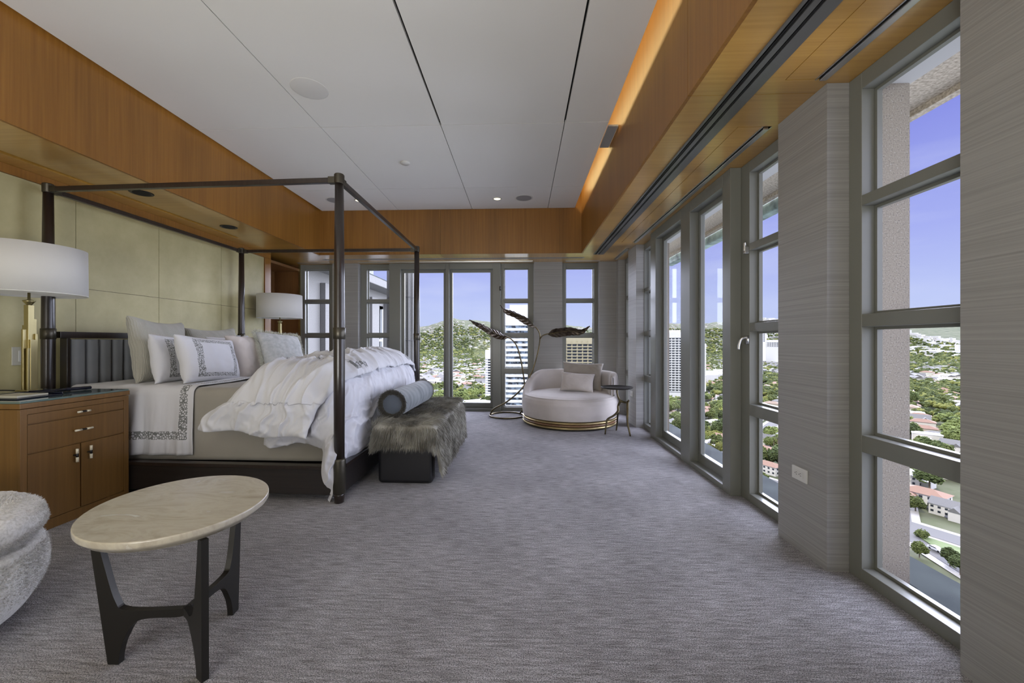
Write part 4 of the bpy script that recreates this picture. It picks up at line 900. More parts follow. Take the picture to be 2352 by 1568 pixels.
# neighbouring wing of the same tower seen through the left windows
wing = empty('building_wing', (-5.0, 11.5, 0), 'pale stone wing of the same tower with green copper eaves seen through the left windows', 'building wing')
def wl(VF): return at(wing, VF)
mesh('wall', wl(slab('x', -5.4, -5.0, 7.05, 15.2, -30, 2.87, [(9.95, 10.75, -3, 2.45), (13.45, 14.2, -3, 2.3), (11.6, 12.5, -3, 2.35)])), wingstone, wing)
for y_, w_ in ((9.70, 0.24), (12.80, 0.65), (14.25, 0.75), (10.9, 0.4)):
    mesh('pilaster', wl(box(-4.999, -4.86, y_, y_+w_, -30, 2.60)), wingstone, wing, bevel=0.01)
for y0_, y1_ in ((9.95, 10.75), (13.45, 14.2), (11.6, 12.5)):
    wf = mesh('window_frame', wl(slab('x', -5.08, -5.0, y0_, y1_, -3, 2.40, [(y0_+.08, y1_-.08, -2.9, -0.1), (y0_+.08, y1_-.08, 0.0, 1.15), (y0_+.08, y1_-.08, 1.22, 2.3)])), whitem, wing)
    mesh('pane', wl(box(-5.12, -5.10, y0_, y1_, -3, 2.4)), mat('dark_reflecting_glass', (0.05, 0.07, 0.09), 0.05) if 'dark_reflecting_glass' not in MATS else MATS['dark_reflecting_glass'], wf)
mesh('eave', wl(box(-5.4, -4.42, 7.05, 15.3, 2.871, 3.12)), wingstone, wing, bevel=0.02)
mesh('copper_roof', wl(([(-4.40, 7.05, 3.121), (-4.40, 15.3, 3.121), (-5.3, 15.3, 3.32), (-5.3, 7.05, 3.32), (-5.3, 7.05, 3.121), (-5.3, 15.3, 3.121)], [(0, 1, 2, 3), (0, 3, 4), (1, 5, 2), (0, 4, 5, 1), (3, 2, 5, 4)])), copper, wing)
slate = mat('dark_slate_panel', (0.035, 0.04, 0.05), 0.5)
mesh('roof_screen', wl(join(box(-6.2, -5.31, 12.3, 13.4, 3.0, 5.6), box(-6.2, -5.5, 13.5, 14.6, 3.0, 5.2))), slate, wing)
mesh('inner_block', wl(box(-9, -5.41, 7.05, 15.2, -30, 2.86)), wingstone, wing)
# fluted column outside the far doors
V = []; F = []; nf = 96
for z_ in (-6, 3.0):
    for i in range(nf):
        a = 2*PI*i/nf; r_ = 0.27-0.022*abs(math.sin(a*8))**0.6; V.append((-2.325+r_*math.cos(a), 7.62+r_*math.sin(a), z_))
for i in range(nf): F.append((i, (i+1) % nf, nf+(i+1) % nf, nf+i))
F.append(tuple(reversed(range(nf)))); F.append(tuple(range(nf, 2*nf)))
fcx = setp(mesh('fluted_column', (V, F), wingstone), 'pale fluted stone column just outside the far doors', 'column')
mesh('joint_band', join(*[lathe([(0.2705, z_), (0.272, z_+0.004), (0.2705, z_+0.008)], 60, -2.325, 7.62, cap=False) for z_ in (1.16, 1.98)]), blackm, fcx)

# ================================================================ OUTSIDE: THE CITY BELOW
GZ = -75.0
def hill(x_, y_):
    r_ = math.hypot(x_, y_); az = math.degrees(math.atan2(x_, y_))
    def ss(a, b_, t): t = min(1, max(0, (t-a)/(b_-a))); return t*t*(3-2*t)
    far = ss(34, 50, az)
    near = (0.046+0.010*fbm(az*0.16, 3.1, 0, 4)-0.010*abs(math.sin(math.radians(az*4+20))))*6200+75
    fr_ = (0.030+0.006*fbm(az*0.15, 8.1, 0, 4))*15000+75
    n1 = 0.16*fbm(x_/900.0, y_/900.0, 1.5, 6)+0.05*abs(fbm(x_/260.0, y_/260.0, 4.5, 4))
    h1 = near*ss(2300, 6200, r_)*(1+n1*(1-0.75*ss(5000, 6200, r_)))*(1-far*0.93)
    h2 = fr_*ss(8500, 15000, r_)
    return GZ+max(h1, h2)
na, nr = 260, 230; V = []; F = []
for j in range(nr+1):
    r_ = 90*(16500/90)**(j/nr)
    for i in range(na+1):
        az = math.radians(-32+104*i/na); x_, y_ = r_*math.sin(az), r_*math.cos(az); V.append((x_, y_, hill(x_, y_)))
F = [(j*(na+1)+i, j*(na+1)+i+1, (j+1)*(na+1)+i+1, (j+1)*(na+1)+i) for j in range(nr) for i in range(na)]
land = mat('city_ground_and_chaparral', (0.15, 0.17, 0.08), 0.95, spec=0.1)
tx, r, mpn, _ = noise_col(land, (0.036, 0.046, 0.021), (0.15, 0.14, 0.105), (0.012, 0.012, 0.02), 1.0, 9, 0.34, 0.72, rough=0.72)
x = r.color_ramp.elements.new(0.5); x.color = (0.085, 0.095, 0.05, 1)
gnd = mesh('city_ground', (V, F), land, smooth=True); gnd['kind'] = 'structure'; gnd.name = 'trim_city_ground'

def g2(u, v):    # where an image point lies on the city ground
    a = (u-1163.6)/F_PX; b_ = -(v-783.5)/F_PX; c_, s_ = math.cos(YAW), math.sin(YAW); t = (GZ-1.15)/b_
    return Vector(((-s_+a*c_)*t, (c_+a*s_)*t))
def place_words(x_, y_, z_):
    c_, s_ = math.cos(YAW), math.sin(YAW); d = -x_*s_+y_*c_; u = 1163.6+F_PX*(x_*c_+y_*s_)/d; v = 783.5-F_PX*(z_-1.15)/d
    for a, b_, lo, nm in ((940, 1029, 922, 'left leaf of the far doors'), (1029, 1145, 922, 'right leaf of the far doors'), (1145, 1240, 930, 'narrow window behind the leaf lamp'), (1240, 1400, 850, 'window above the daybed'), (1500, 1580, 1010, 'far leaf of the right doors'), (1580, 1690, 1075, 'near leaf of the right doors'), (1690, 1850, 1125, 'window beside the right doors'), (1980, 2300, 1335, 'nearest window')):
        if a <= u < b_:
            h_ = ('under the hills', 'high up', 'midway', 'low down', 'at the bottom')[max(0, min(4, int((v-795)/(lo-795)*5)))]
            s_ = ('left', 'centre', 'right')[max(0, min(2, int((u-a)/(b_-a)*3)))]
            return '%s %s, %s' % (s_, h_, nm)
    return 'among the houses below'
def vis(x_, y_, z_=GZ+4, mg=8):
    c_, s_ = math.cos(YAW), math.sin(YAW); d = -x_*s_+y_*c_
    if d < 20: return False
    if mg >= 90: return -17.5 < math.degrees(math.atan2(x_, y_)) < 65
    u = 1163.6+F_PX*(x_*c_+y_*s_)/d; v = 783.5-F_PX*(z_-1.15)/d
    for a, b_, c0, d0 in ((957, 1022, 735, 925), (1037, 1127, 735, 922), (1161, 1217, 735, 930), (1301, 1362, 735, 850), (1528, 1564, 730, 1010), (1608, 1660, 730, 1075), (1729, 1786, 735, 1125), (2050, 2204, 735, 1335)):
        if a-mg < u < b_+mg and c0-mg < v < d0+mg: return True
    return False
# roads
asph = mat('grey_asphalt', (0.10, 0.095, 0.09), 0.9); concr = mat('pale_concrete_kerb', (0.30, 0.28, 0.25), 0.85)
lawn = mat('green_lawn', (0.13, 0.22, 0.05), 0.9); noise_col(lawn, (0.07, 0.10, 0.03), (0.13, 0.165, 0.06), (1, 1, 1), 0.25, 4)
dA = Vector((0.66, 0.751)).normalized(); dB = Vector((0.46, -0.888)).normalized(); dC = Vector((dA.y, -dA.x))
J = Vector((158.0, 174.0))
def strip_road(p, q, w_, z_, m): 
    d = (q-p).normalized(); n_ = Vector((-d.y, d.x))*w_/2
    return ([(*(p-n_), z_), (*(q-n_), z_), (*(q+n_), z_), (*(p+n_), z_)], [(0, 1, 2, 3)])
SEG = []
def road(p, q, w_, lab, grp=None):
    SEG.append((p, q, w_)); dd = Vector((q-p)).length; mid = (p+q)/2
    z_ = GZ+0.35+0.02*len(SEG)
    t = empty('street', (mid.x, mid.y, GZ+0.3), lab, 'street', grp)
    mesh('pavement', at(t, strip_road(p, q, w_+5.5, z_-0.10, concr)), concr, t)
    mesh('roadway', at(t, strip_road(p, q, w_, z_, asph)), asph, t)
road(J-dB*120, J+dB*230, 10, 'grey residential street crossing low in the nearest window')
road(J-Vector((5, 6)), J+Vector((-16, -70)), 8, 'narrow street curving off below the nearest window behind the lawn wedge')
road(J, J+dA*430, 9, 'street running away uphill past parked cars in the nearest window')
for k in (-5, -4, -3, -2, -1, 1):
    road(J+dC*(78*k)+dA*(-60 if k < 0 else 40), J+dC*(78*k)+dA*900, 9, 'residential street between rows of houses below the right-hand windows', 'parallel residential streets')
for k in (1.1, 2.6, 4.4, 6.6):
    p = J+dA*(150*k); road(p-dC*430, p+dC*(120+40*k), 9, 'cross street between blocks of houses below the towers', 'cross streets')
wedge = [J+dB*12+Vector((-9, 0)), J+dB*60+Vector((-8, -2)), J+Vector((-3, -62)), J+Vector((-6, -20))]
setp(mesh('lawn', prism([tuple(p) for p in wedge], GZ+0.45, GZ+0.7), lawn), 'green lawn wedge between two streets low in the nearest window', 'lawn')
setp(mesh('fairway', prism([tuple(g2(*p)) for p in ((2020, 872), (2140, 880), (2150, 862), (2100, 859), (2020, 860))], GZ+0.45, GZ+1.2), mat('fairway_green', (0.15, 0.19, 0.08), 0.9)), 'pale green open fairway among dark trees in the nearest window', 'lawn')
# --- tree kinds
fol = []
def foliage(nm, c1, c2):
    m = mat(nm, c1, 0.9, spec=0.1); tx, r, mpn, t = noise_col(m, c1, c2, (1, 1, 1), 0.9, 5, 0.3, 0.75, rough=0.7)
    n, l, b = nodes(m); oi = n.new('ShaderNodeObjectInfo'); hs = n.new('ShaderNodeHueSaturation'); mr = n.new('ShaderNodeMapRange'); mr.inputs[3].default_value = 0.7; mr.inputs[4].default_value = 1.45
    l.new(oi.outputs['Random'], mr.inputs[0]); l.new(mr.outputs[0], hs.inputs['Value']); l.new(b.inputs['Base Color'].links[0].from_socket, hs.inputs['Color']); l.new(hs.outputs[0], b.inputs['Base Color'])
    noise_bump(m, (1, 1, 1), 1.6, 4, 1.0, 1.2); fol.append(m); return m
f_green = foliage('green_foliage', (0.055, 0.075, 0.024), (0.25, 0.29, 0.095)); f_dark = foliage('dark_foliage', (0.036, 0.052, 0.020), (0.15, 0.185, 0.070)); f_yel = foliage('yellow_green_foliage', (0.11, 0.13, 0.03), (0.40, 0.40, 0.12))
bark = mat('bark', (0.16, 0.12, 0.085), 0.9)
def blob(sub, R, cx, cy, cz, sz=0.8, am=0.3, sd=0):
    bm = bmesh.new(); bmesh.ops.create_icosphere(bm, subdivisions=sub, radius=1.0)
    V = []
    for v in bm.verts:
        k = 1+am*noise.noise(v.co*2.3+Vector((sd, 0, 0)))+am*0.7*noise.noise(v.co*6+Vector((0, sd, 0)))
        V.append((cx+v.co.x*R*k, cy+v.co.y*R*k, cz+v.co.z*R*sz*k))
    F = [tuple(q.index for q in f.verts) for f in bm.faces]; bm.free(); return V, F
def crown(sub, nb, R, H, sd, spread=0.55, am=0.35):
    rnd = random.Random(sd); P = [blob(sub, R*0.72, 0, 0, H, 0.85, am, sd)]
    for i in range(nb):
        a = i*2.4+rnd.random(); q = spread*R*(0.6+0.6*rnd.random()); P.append(blob(sub, R*(0.34+0.22*rnd.random()), q*math.cos(a), q*math.sin(a), H+R*rnd.uniform(-0.35, 0.5), 0.85, am, sd+i+1))
    return join(*P)
def leafy(R, H, n_, sd, cl=0.165, flat=0.85):
    rnd = random.Random(sd); P = [blob(2, R*0.70, 0, 0, H, flat, 0.25, sd)]
    for i in range(n_):
        z_ = 1-2*(i+0.5)/n_; 
        if z_ < -0.75: continue
        q = math.sqrt(1-z_*z_); a = i*2.39996; k = R*(0.80+0.16*math.sin(math.atan2(math.sin(a), math.cos(a))*3+sd+z_*2)+rnd.uniform(-0.10, 0.14)); r_ = R*cl*rnd.uniform(0.55, 1.0)
        P.append(blob(1, r_, k*q*math.cos(a), k*q*math.sin(a), H+k*flat*z_, 0.7, 0.9, sd+i*3))
    return join(*P)
KIND = {}
for nm, m, cr_, tr_ in (('broad', f_green, leafy(4.4, 5.4, 430, 1), (0.35, 5)), ('dark', f_dark, leafy(4.0, 6.2, 430, 5), (0.35, 6)), ('yellow', f_yel, leafy(3.4, 4.6, 380, 9), (0.28, 4)),
                       ('cypress', f_dark, join(*[blob(3, 1.5-0.22*k, 0, 0, 2.2+k*1.9, 1.5, 0.25, k) for k in range(5)]), (0.2, 2)),
                       ('shrub', f_green, leafy(1.7, 1.2, 200, 15), None)):
    me = bpy.data.meshes.new(nm+'_crown'); me.from_pydata(cr_[0], [], cr_[1]); me.materials.append(m)
    tm = None
    if tr_: tv = tube([(0, 0, -1), (0.1, 0, tr_[1]*0.5), (0, 0.1, tr_[1])], [tr_[0], tr_[0]*0.8, tr_[0]*0.6], 7); tm = bpy.data.meshes.new('trunk'); tm.from_pydata(tv[0], [], tv[1]); tm.materials.append(bark)
    KIND[nm] = (me, tm)
# palm
pf = []
for i in range(22):
    a = i*2.39; el_ = 0.75-1.4*(i/22); L = 2.4; pr_ = []
    for s in range(5):
        t = s/4; r_ = L*t; z_ = 9.2+L*t*math.sin(el_)-1.1*t*t; w_ = 0.42*math.sin(PI*min(1, 0.15+t*0.85)); c_, s_ = math.cos(a), math.sin(a)
        pr_ += [(r_*math.cos(el_)*c_-w_*s_, r_*math.cos(el_)*s_+w_*c_, z_-0.2), (r_*math.cos(el_)*c_, r_*math.cos(el_)*s_, z_), (r_*math.cos(el_)*c_+w_*s_, r_*math.cos(el_)*s_-w_*c_, z_-0.2)]
    pf.append((pr_, [(3*s, 3*s+3, 3*s+4, 3*s+1) for s in range(4)]+[(3*s+1, 3*s+4, 3*s+5, 3*s+2) for s in range(4)]))
vf = join(*pf); me = bpy.data.meshes.new('fronds'); me.from_pydata(vf[0], [], vf[1]); me.materials.append(f_green)
tv = tube([(0, 0, -1), (0.2, 0, 5), (0, 0, 9.2)], [0.25, 0.2, 0.18], 7); tm = bpy.data.meshes.new('trunk'); tm.from_pydata(tv[0], [], tv[1]); tm.materials.append(bark)
KIND['palm'] = (me, tm)
# --- house kinds (walls + roof)
stucco = [mat('white_stucco', (0.62, 0.59, 0.53), 0.85), mat('cream_stucco', (0.55, 0.48, 0.38), 0.85), mat('pale_grey_render', (0.52, 0.52, 0.50), 0.85)]
roofs = [mat('terracotta_tile', (0.22, 0.125, 0.08), 0.85), mat('buff_tile', (0.25, 0.18, 0.125), 0.85), mat('grey_shingle', (0.16, 0.155, 0.145), 0.85), mat('white_flat_roof', (0.62, 0.61, 0.59), 0.85)]
for q in roofs[:3]: noise_bump(q, (1, 1, 1), 3, 2, 0.4, 0.2)
winm = mat('dark_house_window', (0.03, 0.035, 0.045), 0.15)
def hip(x0, x1, y0, y1, z0, rise, e=0.6, gable=False):
    x0 -= e; x1 += e; y0 -= e; y1 += e; w_ = y1-y0; ins = 0 if gable else w_/2; ym = (y0+y1)/2
    V = [(x0, y0, z0), (x1, y0, z0), (x1, y1, z0), (x0, y1, z0), (x0+ins, ym, z0+rise), (x1-ins, ym, z0+rise)]
    return V, [(0, 1, 5, 4), (2, 3, 4, 5), (1, 2, 5), (3, 0, 4), (0, 3, 2, 1)]
def wins(x0, x1, y0, y1, zs):
    P = []
    for z_ in zs:
        k = max(2, int((x1-x0)/3.2))
        for i in range(k):
            c_ = x0+(i+0.5)*(x1-x0)/k
            for yy, s in ((y0, -1), (y1, 1)): P.append(box(c_-0.7, c_+0.7, yy+s*0.01, yy+s*0.06, z_, z_+1.3))
        k = max(1, int((y1-y0)/3.4))
        for i in range(k):
            c_ = y0+(i+0.5)*(y1-y0)/k
            for xx, s in ((x0, -1), (x1, 1)): P.append(box(xx+s*0.01, xx+s*0.06, c_-0.6, c_+0.6, z_, z_+1.3))
    return join(*P)
HK = []
def mk(name, VF, m):
    me = bpy.data.meshes.new(name); me.from_pydata(VF[0], [], VF[1]); me.materials.append(m); return me
for i, (st_, rf_, two, shp) in enumerate(((0, 0, True, 'L'), (0, 1, False, 'L'), (1, 1, True, 'hip'), (0, 2, True, 'gable'), (0, 3, True, 'flat'), (2, 2, False, 'hip'), (1, 0, False, 'L'), (0, 0, True, 'hip'))):
    h_ = 5.8 if two else 3.4; a, b_ = 8.0, 5.0
    wb = [box(-a, a, -b_, b_, -1, h_)]; rfp = []
    if shp == 'flat': rfp = [box(-a-0.3, a+0.3, -b_-0.3, b_+0.3, h_, h_+0.5), box(-a+2, a-6, -b_-4.5, -b_, 3.3, 3.7)]; wb.append(box(-a+2.2, a-6.2, -b_-4.3, -b_, -1, 3.3))
    elif shp == 'gable': rfp = [hip(-a, a, -b_, b_, h_, 3.6, 0.5, True), xf(hip(-3.2, 3.2, -2.6, 2.6, 0, 2.6, 0.4, True), Matrix.Translation((a-3.5, -b_-1.4, h_-0.6)) @ Matrix.Rotation(PI/2, 4, 'Z'))]; wb += [box(a-6.1, a-0.9, -b_-4.4, -b_, -1, h_-0.6)]
    else:
        rfp = [hip(-a, a, -b_, b_, h_, 2.2)]
        if shp == 'L': wb.append(box(-a, -a+6.5, -b_-5.5, -b_, -1, h_-1.2)); rfp.append(xf(hip(-3.5, 3.5, -3.25, 3.25, 0, 1.7), Matrix.Translation((-a+3.25, -b_-3.2, h_-1.15)) @ Matrix.Rotation(PI/2, 4, 'Z')))
    zs = (0.9, 3.7) if two else (0.9,)
    HK.append((mk('walls', join(*wb), stucco[st_]), mk('roof', join(*rfp), roofs[rf_]), mk('window_rows', wins(-a, a, -b_, b_, zs), winm), ['white house with terracotta tile roof', 'white bungalow with buff tile roof', 'cream two-storey house with buff tile roof', 'white house with steep grey gabled roof', 'white flat-roofed modern house', 'pale bungalow with grey shingle roof', 'cream bungalow with terracotta tile roof', 'white two-storey house with terracotta tile roof'][i], join(*wb), join(*rfp), stucco[st_], roofs[rf_]))
def near_road(p, extra):
    for a, b_, w_ in SEG:
        d = b_-a; t = max(0, min(1, (p-a).dot(d)/d.dot(d)))
        if (a+d*t-p).length < w_/2+extra: return True
    return False
TOWERS = []   # (x, y, r) kept clear
T_SPEC = []
def keep_clear(p, rr=0): return any((p-Vector((x_, y_))).length < r_+rr for x_, y_, r_ in TOWERS)
def ray_pt(u, d):   # point at depth d along an image column
    a = (u-1163.6)/F_PX; c_, s_ = math.cos(YAW), math.sin(YAW); return Vector(((-s_+a*c_)*d, (c_+a*s_)*d))
for u, d, r_ in ((1195, 250, 22), (1330, 410, 26), (1134, 480, 16), (1551, 520, 30), (1610, 560, 16), (1738, 820, 18)):
    p = ray_pt(u, d); TOWERS.append((p.x, p.y, r_))
def in_corner(p):
    c_, s_ = math.cos(YAW), math.sin(YAW); d = -p.x*s_+p.y*c_
    if d < 5: return True
    u = 1163.6+F_PX*(p.x*c_+p.y*s_)/d; v = 783.5+F_PX*76/d
    return u > 1990 and v > 1115
def in_corner_old(p):   # the open street corner with its lawn wedge
    q = p-J; a_, b_ = q.dot(dB), q.dot(Vector((-dB.y, dB.x)))
    return -26 < a_ < 110 and -48 < b_*(-1) < 16 or -26 < a_ < 110 and -16 < b_ < 26
rnd = random.Random(21)
houses = []
for k in range(-8, 3):
    for side in (-1, 1):
        s = -40 if k < 0 else 16
        while s < 900:
            p = J+dC*(78*k+side*19)+dA*s; s += rnd.uniform(19, 23)
            houses.append((p.x+rnd.uniform(-2, 2), p.y+rnd.uniform(-2, 2), math.atan2(dA.y, dA.x)+(PI if side > 0 else 0)+rnd.choice((0, 0, PI/2))))
hero = [(g2(2125, 1158), 0, 1.2), (g2(2182, 1185), 3, 0.9), (g2(2100, 1110), 4, 1.1), (g2(2135, 1045), 1, 0.9), (g2(2150, 1005), 5, 1.1), (g2(2190, 1035), 3, 1), (g2(1640, 985), 4, 1.35), (g2(1755, 1045), 0, 1.0), (g2(1765, 1085), 7, 1.0), (g2(1755, 930), 2, 1.0)]
hero_lab = ['large white house with buff terracotta roof at the street corner in the nearest window', 'white house with steep grey gables and driveway gate at the right of the nearest window', 'white flat-roofed house behind the dark tree in the nearest window', 'low white house with brown hip roof just above the lowest crossbar', 'long pale grey bungalow with grey roof beside the street bend', 'white gabled house by the right edge of the nearest window', 'white cubic modern villa seen low through the near glass door leaf', 'white house with terracotta roof in the lowest pane beside the doors', 'two-storey white house with red-brown roof nearest the ledge beside the doors', 'cream two-storey house in the middle pane beside the doors']
HP = [Vector(h[0]) for h in hero]
def house_obj(x_, y_, rz, k, label, group, parts, sc=1.0):
    wm, rm, wnm, lab, *_ = HK[k]
    o = bpy.data.objects.new('house', wm); C.objects.link(o); o.location = (x_, y_, hill(x_, y_)+0.5); o.rotation_euler = (0, 0, rz); o.scale = (sc, sc, sc); setp(o, label, 'house', group)
    r_ = bpy.data.objects.new('roof', rm); C.objects.link(r_); r_.parent = o
    if parts: w_ = bpy.data.objects.new('window_rows', wnm); C.objects.link(w_); w_.parent = o
    return o
for (p, k, sc_), lb in zip(hero, hero_lab): house_obj(p.x, p.y, math.atan2(dB.y, dB.x)+(0 if k != 4 else PI/2), k, lb, None, True, sc_*0.78)
houses = [h for h in houses if (h[0] > 60 or rnd.random() < 0.45) and not in_corner(Vector(h[:2])) and not near_road(Vector(h[:2]), 7.5) and not keep_clear(Vector(h[:2]), 6) and all((Vector(h[:2])-q).length > 19 for q in HP)]
houses.sort(key=lambda h: math.hypot(h[0], h[1]))
# individuals only where the photograph shows them
vh = [h for h in houses if vis(h[0], h[1], mg=14)]
ind = set(map(id, vh[:170]))
for h in vh[:170]:
    k = rnd.randrange(8); r_ = math.hypot(h[0], h[1]); house_obj(h[0], h[1], h[2], k, HK[k][3].replace('two-storey ', '').replace('steep ', '').replace(' tile', '').replace('with ', '')+', '+place_words(h[0], h[1], GZ+3), 'houses below: '+HK[k][3], r_ < 420)
def scatter(name, tv, tf, items, m, label, cat, smooth=False):
    tv = np.array(tv, dtype=np.float64); n0 = len(tv); allv = np.empty((len(items)*n0, 3)); F = []
    for i, (x_, y_, z_, s, sz, rz) in enumerate(items):
        c_, s_ = math.cos(rz), math.sin(rz); q = allv[i*n0:(i+1)*n0]; q[:, 0] = x_+s*(tv[:, 0]*c_-tv[:, 1]*s_); q[:, 1] = y_+s*(tv[:, 0]*s_+tv[:, 1]*c_); q[:, 2] = z_+sz*tv[:, 2]
        F += [tuple(a+i*n0 for a in f) for f in tf]
    o = mesh(name, (allv.tolist(), F), m, smooth=smooth); setp(o, label, cat, None, 'stuff'); return o
rest = [h for h in houses if id(h) not in ind]
# further houses up to the foot of the hills and on the slopes
fh = []
while len(fh) < 5200:
    az = math.radians(rnd.uniform(-18, 65)); r_ = math.sqrt(rnd.uniform(650**2, 5400**2)) if rnd.random() < 0.55 else rnd.uniform(650, 2200); x_, y_ = r_*math.sin(az), r_*math.cos(az)
    if keep_clear(Vector((x_, y_)), 10) or (r_ < 1050 and math.degrees(az) > 5): continue
    if not vis(x_, y_, hill(x_, y_)+4, 90): continue
    fh.append((x_, y_, rnd.random()*6))
HV = [[], [], []]
for x_, y_, a in fh: HV[rnd.choice((0, 0, 0, 0, 2, 2, 1))].append((x_, y_, hill(x_, y_)+1, rnd.uniform(0.8, 1.9), rnd.uniform(0.9, 1.4), a))
for x_, y_, a in rest: HV[rnd.choice((0, 1))].append((x_, y_, GZ+0.5, 1, 1, a))
for q, (wk, lb) in enumerate(((4, 'white flat-roofed houses scattered over the plain and hillside'), (0, 'white houses with terracotta roofs scattered among the trees'), (3, 'white houses with grey roofs scattered among the trees'))):
    scatter('distant_houses', HK[wk][4][0], HK[wk][4][1], HV[q], HK[wk][6], lb, 'houses')
    scatter('distant_roofs', HK[wk][5][0], HK[wk][5][1], HV[q], HK[wk][7], 'roofs of the '+lb, 'roofs')
# distant commercial district
dc = []
for i in range(900):
    az = math.radians(rnd.uniform(30, 56)); r_ = rnd.uniform(2700, 9000); x_, y_ = r_*math.sin(az), r_*math.cos(az); dc.append((x_, y_, hill(x_, y_), rnd.uniform(12, 45), rnd.uniform(6, 22)*(2.2 if rnd.random() < 0.05 else 1), rnd.random()))
bx1 = box(-1, 1, -0.7, 0.7, 0, 1); farw = mat('off_white_building', (0.60, 0.59, 0.58), 0.85)  # plain off-white walls, one even colour
scatter('distant_buildings', bx1[0], bx1[1], dc, farw, 'pale low buildings of the distant city below the horizon hills', 'buildings')
rd, gn, bu = mat('dark_red_facade', (0.20, 0.03, 0.06), 0.5), mat('dark_green_glass', (0.03, 0.10, 0.11), 0.4), mat('blue_glass_facade', (0.05, 0.07, 0.30), 0.4)
for (u0, u1, v, m, lb) in ((2123, 2145, 804, rd, 'dark red'), (2149, 2179, 804, gn, 'dark green'), (2182, 2206, 804, bu, 'blue')):
    d = 2900*1.0; p = ray_pt((u0+u1)/2, d); w_ = (u1-u0)/F_PX*d/2; fc_ = math.atan2(p.y, p.x)-PI/2
    ob = mesh('office_building', xf(join(box(-w_*0.8, w_*0.8, -30, 30, 0, 34), box(-w_*0.72, w_*0.72, -26, 26, 34, 38)), Matrix.Rotation(fc_, 4, 'Z')), m, loc=(p.x, p.y, GZ)); setp(ob, lb+' glass office block far off below the horizon in the nearest window', 'building')
# --- trees
trees = []
tries = 0
while len(trees) < 8500 and tries < 120000:
    tries += 1; az = math.radians(rnd.uniform(-17, 65)); r_ = math.sqrt(rnd.uniform(110**2, 1000**2)); p = Vector((r_*math.sin(az), r_*math.cos(az)))
    if not vis(p.x, p.y, GZ+6, 95): continue
    if 230 < r_ < 650 and az > 0.5 and rnd.random() < 0.35: continue
    if near_road(p, 5.5) or keep_clear(p, 3) or in_corner(p): continue
    if az > 0.5 and 150 < r_ < 700 and any((p-Vector(h[:2])).length < 9.5 for h in houses[:400]): continue
    if any((p-q).length < 12 for q in HP): continue
    if any((p-Vector(t[:2])).length < (6.5 if r_ < 400 else 8.0) for t in trees[-900:]): continue
    trees.append((p.x, p.y, r_))
trees.sort(key=lambda t: t[2])
TL = {'broad': 'round green tree', 'dark': 'dark dense tree', 'yellow': 'yellow-green tree', 'cypress': 'slim dark cypress', 'shrub': 'low green shrub', 'palm': 'tall palm'}
def tree(k, x_, y_, s, lab, grp):
    me, tm = KIND[k]; o = empty({'broad': 'broadleaf_tree', 'dark': 'evergreen_tree', 'yellow': 'broadleaf_tree', 'cypress': 'cypress', 'shrub': 'shrub', 'palm': 'palm_tree'}[k], (x_, y_, hill(x_, y_)+0.3), lab, 'tree' if k != 'shrub' else 'shrub', grp, rz=rnd.random()*6); o.scale = (s, s, s*rnd.uniform(0.85, 1.15))
    c_ = bpy.data.objects.new('fronds' if k == 'palm' else 'crown', me); C.objects.link(c_); c_.parent = o
    if tm: t_ = bpy.data.objects.new('trunk', tm); C.objects.link(t_); t_.parent = o
for (u, v, k, s, lb) in ((2135, 1128, 'dark', 1.35, 'large dark round tree between the corner house and the grey gabled house'), (2103, 1175, 'broad', 0.75, 'bright green tree in front of the corner house'), (2112, 1280, 'broad', 0.5, 'green tree on the kerb beside the curving street'), (2182, 1302, 'dark', 0.62, 'dark spreading tree nearest the ledge in the lowest pane'), (2206, 1322, 'dark', 0.6, 'dark tree at the right corner above the ledge'), (2118, 1236, 'shrub', 1.2, 'small round tree on the lawn wedge'), (2086, 1160, 'palm', 0.6, 'palm tree beside the corner house'), (2066, 1120, 'broad', 0.9, 'leafy tree by the stone pier above the street'), (2073, 1090, 'broad', 1.0, 'green tree beneath the lowest crossbar next to the stone pier'), (2062, 1255, 'palm', 0.7, 'palm fronds beside the stone pier'), (1630, 1022, 'yellow', 1.2, 'bright green tree above the ledge in the near door leaf'), (1615, 1010, 'broad', 1.1, 'green tree left of the villa in the near door leaf'), (1655, 1045, 'yellow', 1.1, 'yellow-green hedge-like tree low in the near door leaf'), (1548, 975, 'yellow', 1.3, 'bright green tree low in the far door leaf'), (1545, 935, 'broad', 1.3, 'big green tree below the white tower in the far door leaf'), (2092, 935, 'dark', 1.7, 'tall dark conifer group beside the fairway'), (2068, 960, 'yellow', 1.2, 'golden green tree at the bend of the uphill street'), (1775, 1015, 'broad', 1.2, 'green tree between terracotta roofs in the lowest pane'), (1738, 1070, 'dark', 0.9, 'dark hedge in the lowest pane beside the doors')):
    p = g2(u, v); tree(k, p.x, p.y, s, lb, None)
wk = ['broad', 'broad', 'dark', 'yellow', 'cypress', 'palm', 'broad', 'dark']
near_t = [t for t in trees if vis(t[0], t[1], GZ+6, 14)][:255]; taken = set(near_t); far_t = [t for t in trees if t not in taken]
for x_, y_, r_ in near_t:
    k = rnd.choice(wk); tree(k, x_, y_, rnd.uniform(0.75, 1.35), TL[k]+', '+place_words(x_, y_, GZ+5), 'trees below: '+k)
lowc = [crown(1, 4, 4.6, 4.2, 31, am=0.5), crown(1, 4, 4.6, 4.2, 41, am=0.5), crown(1, 4, 4.6, 4.2, 51, am=0.5)]
midc = [leafy(4.6, 4.8, 30, 61, 0.36), leafy(4.3, 5.4, 30, 71, 0.34), leafy(3.7, 4.3, 26, 81, 0.36)]
B2 = [[], [], []]
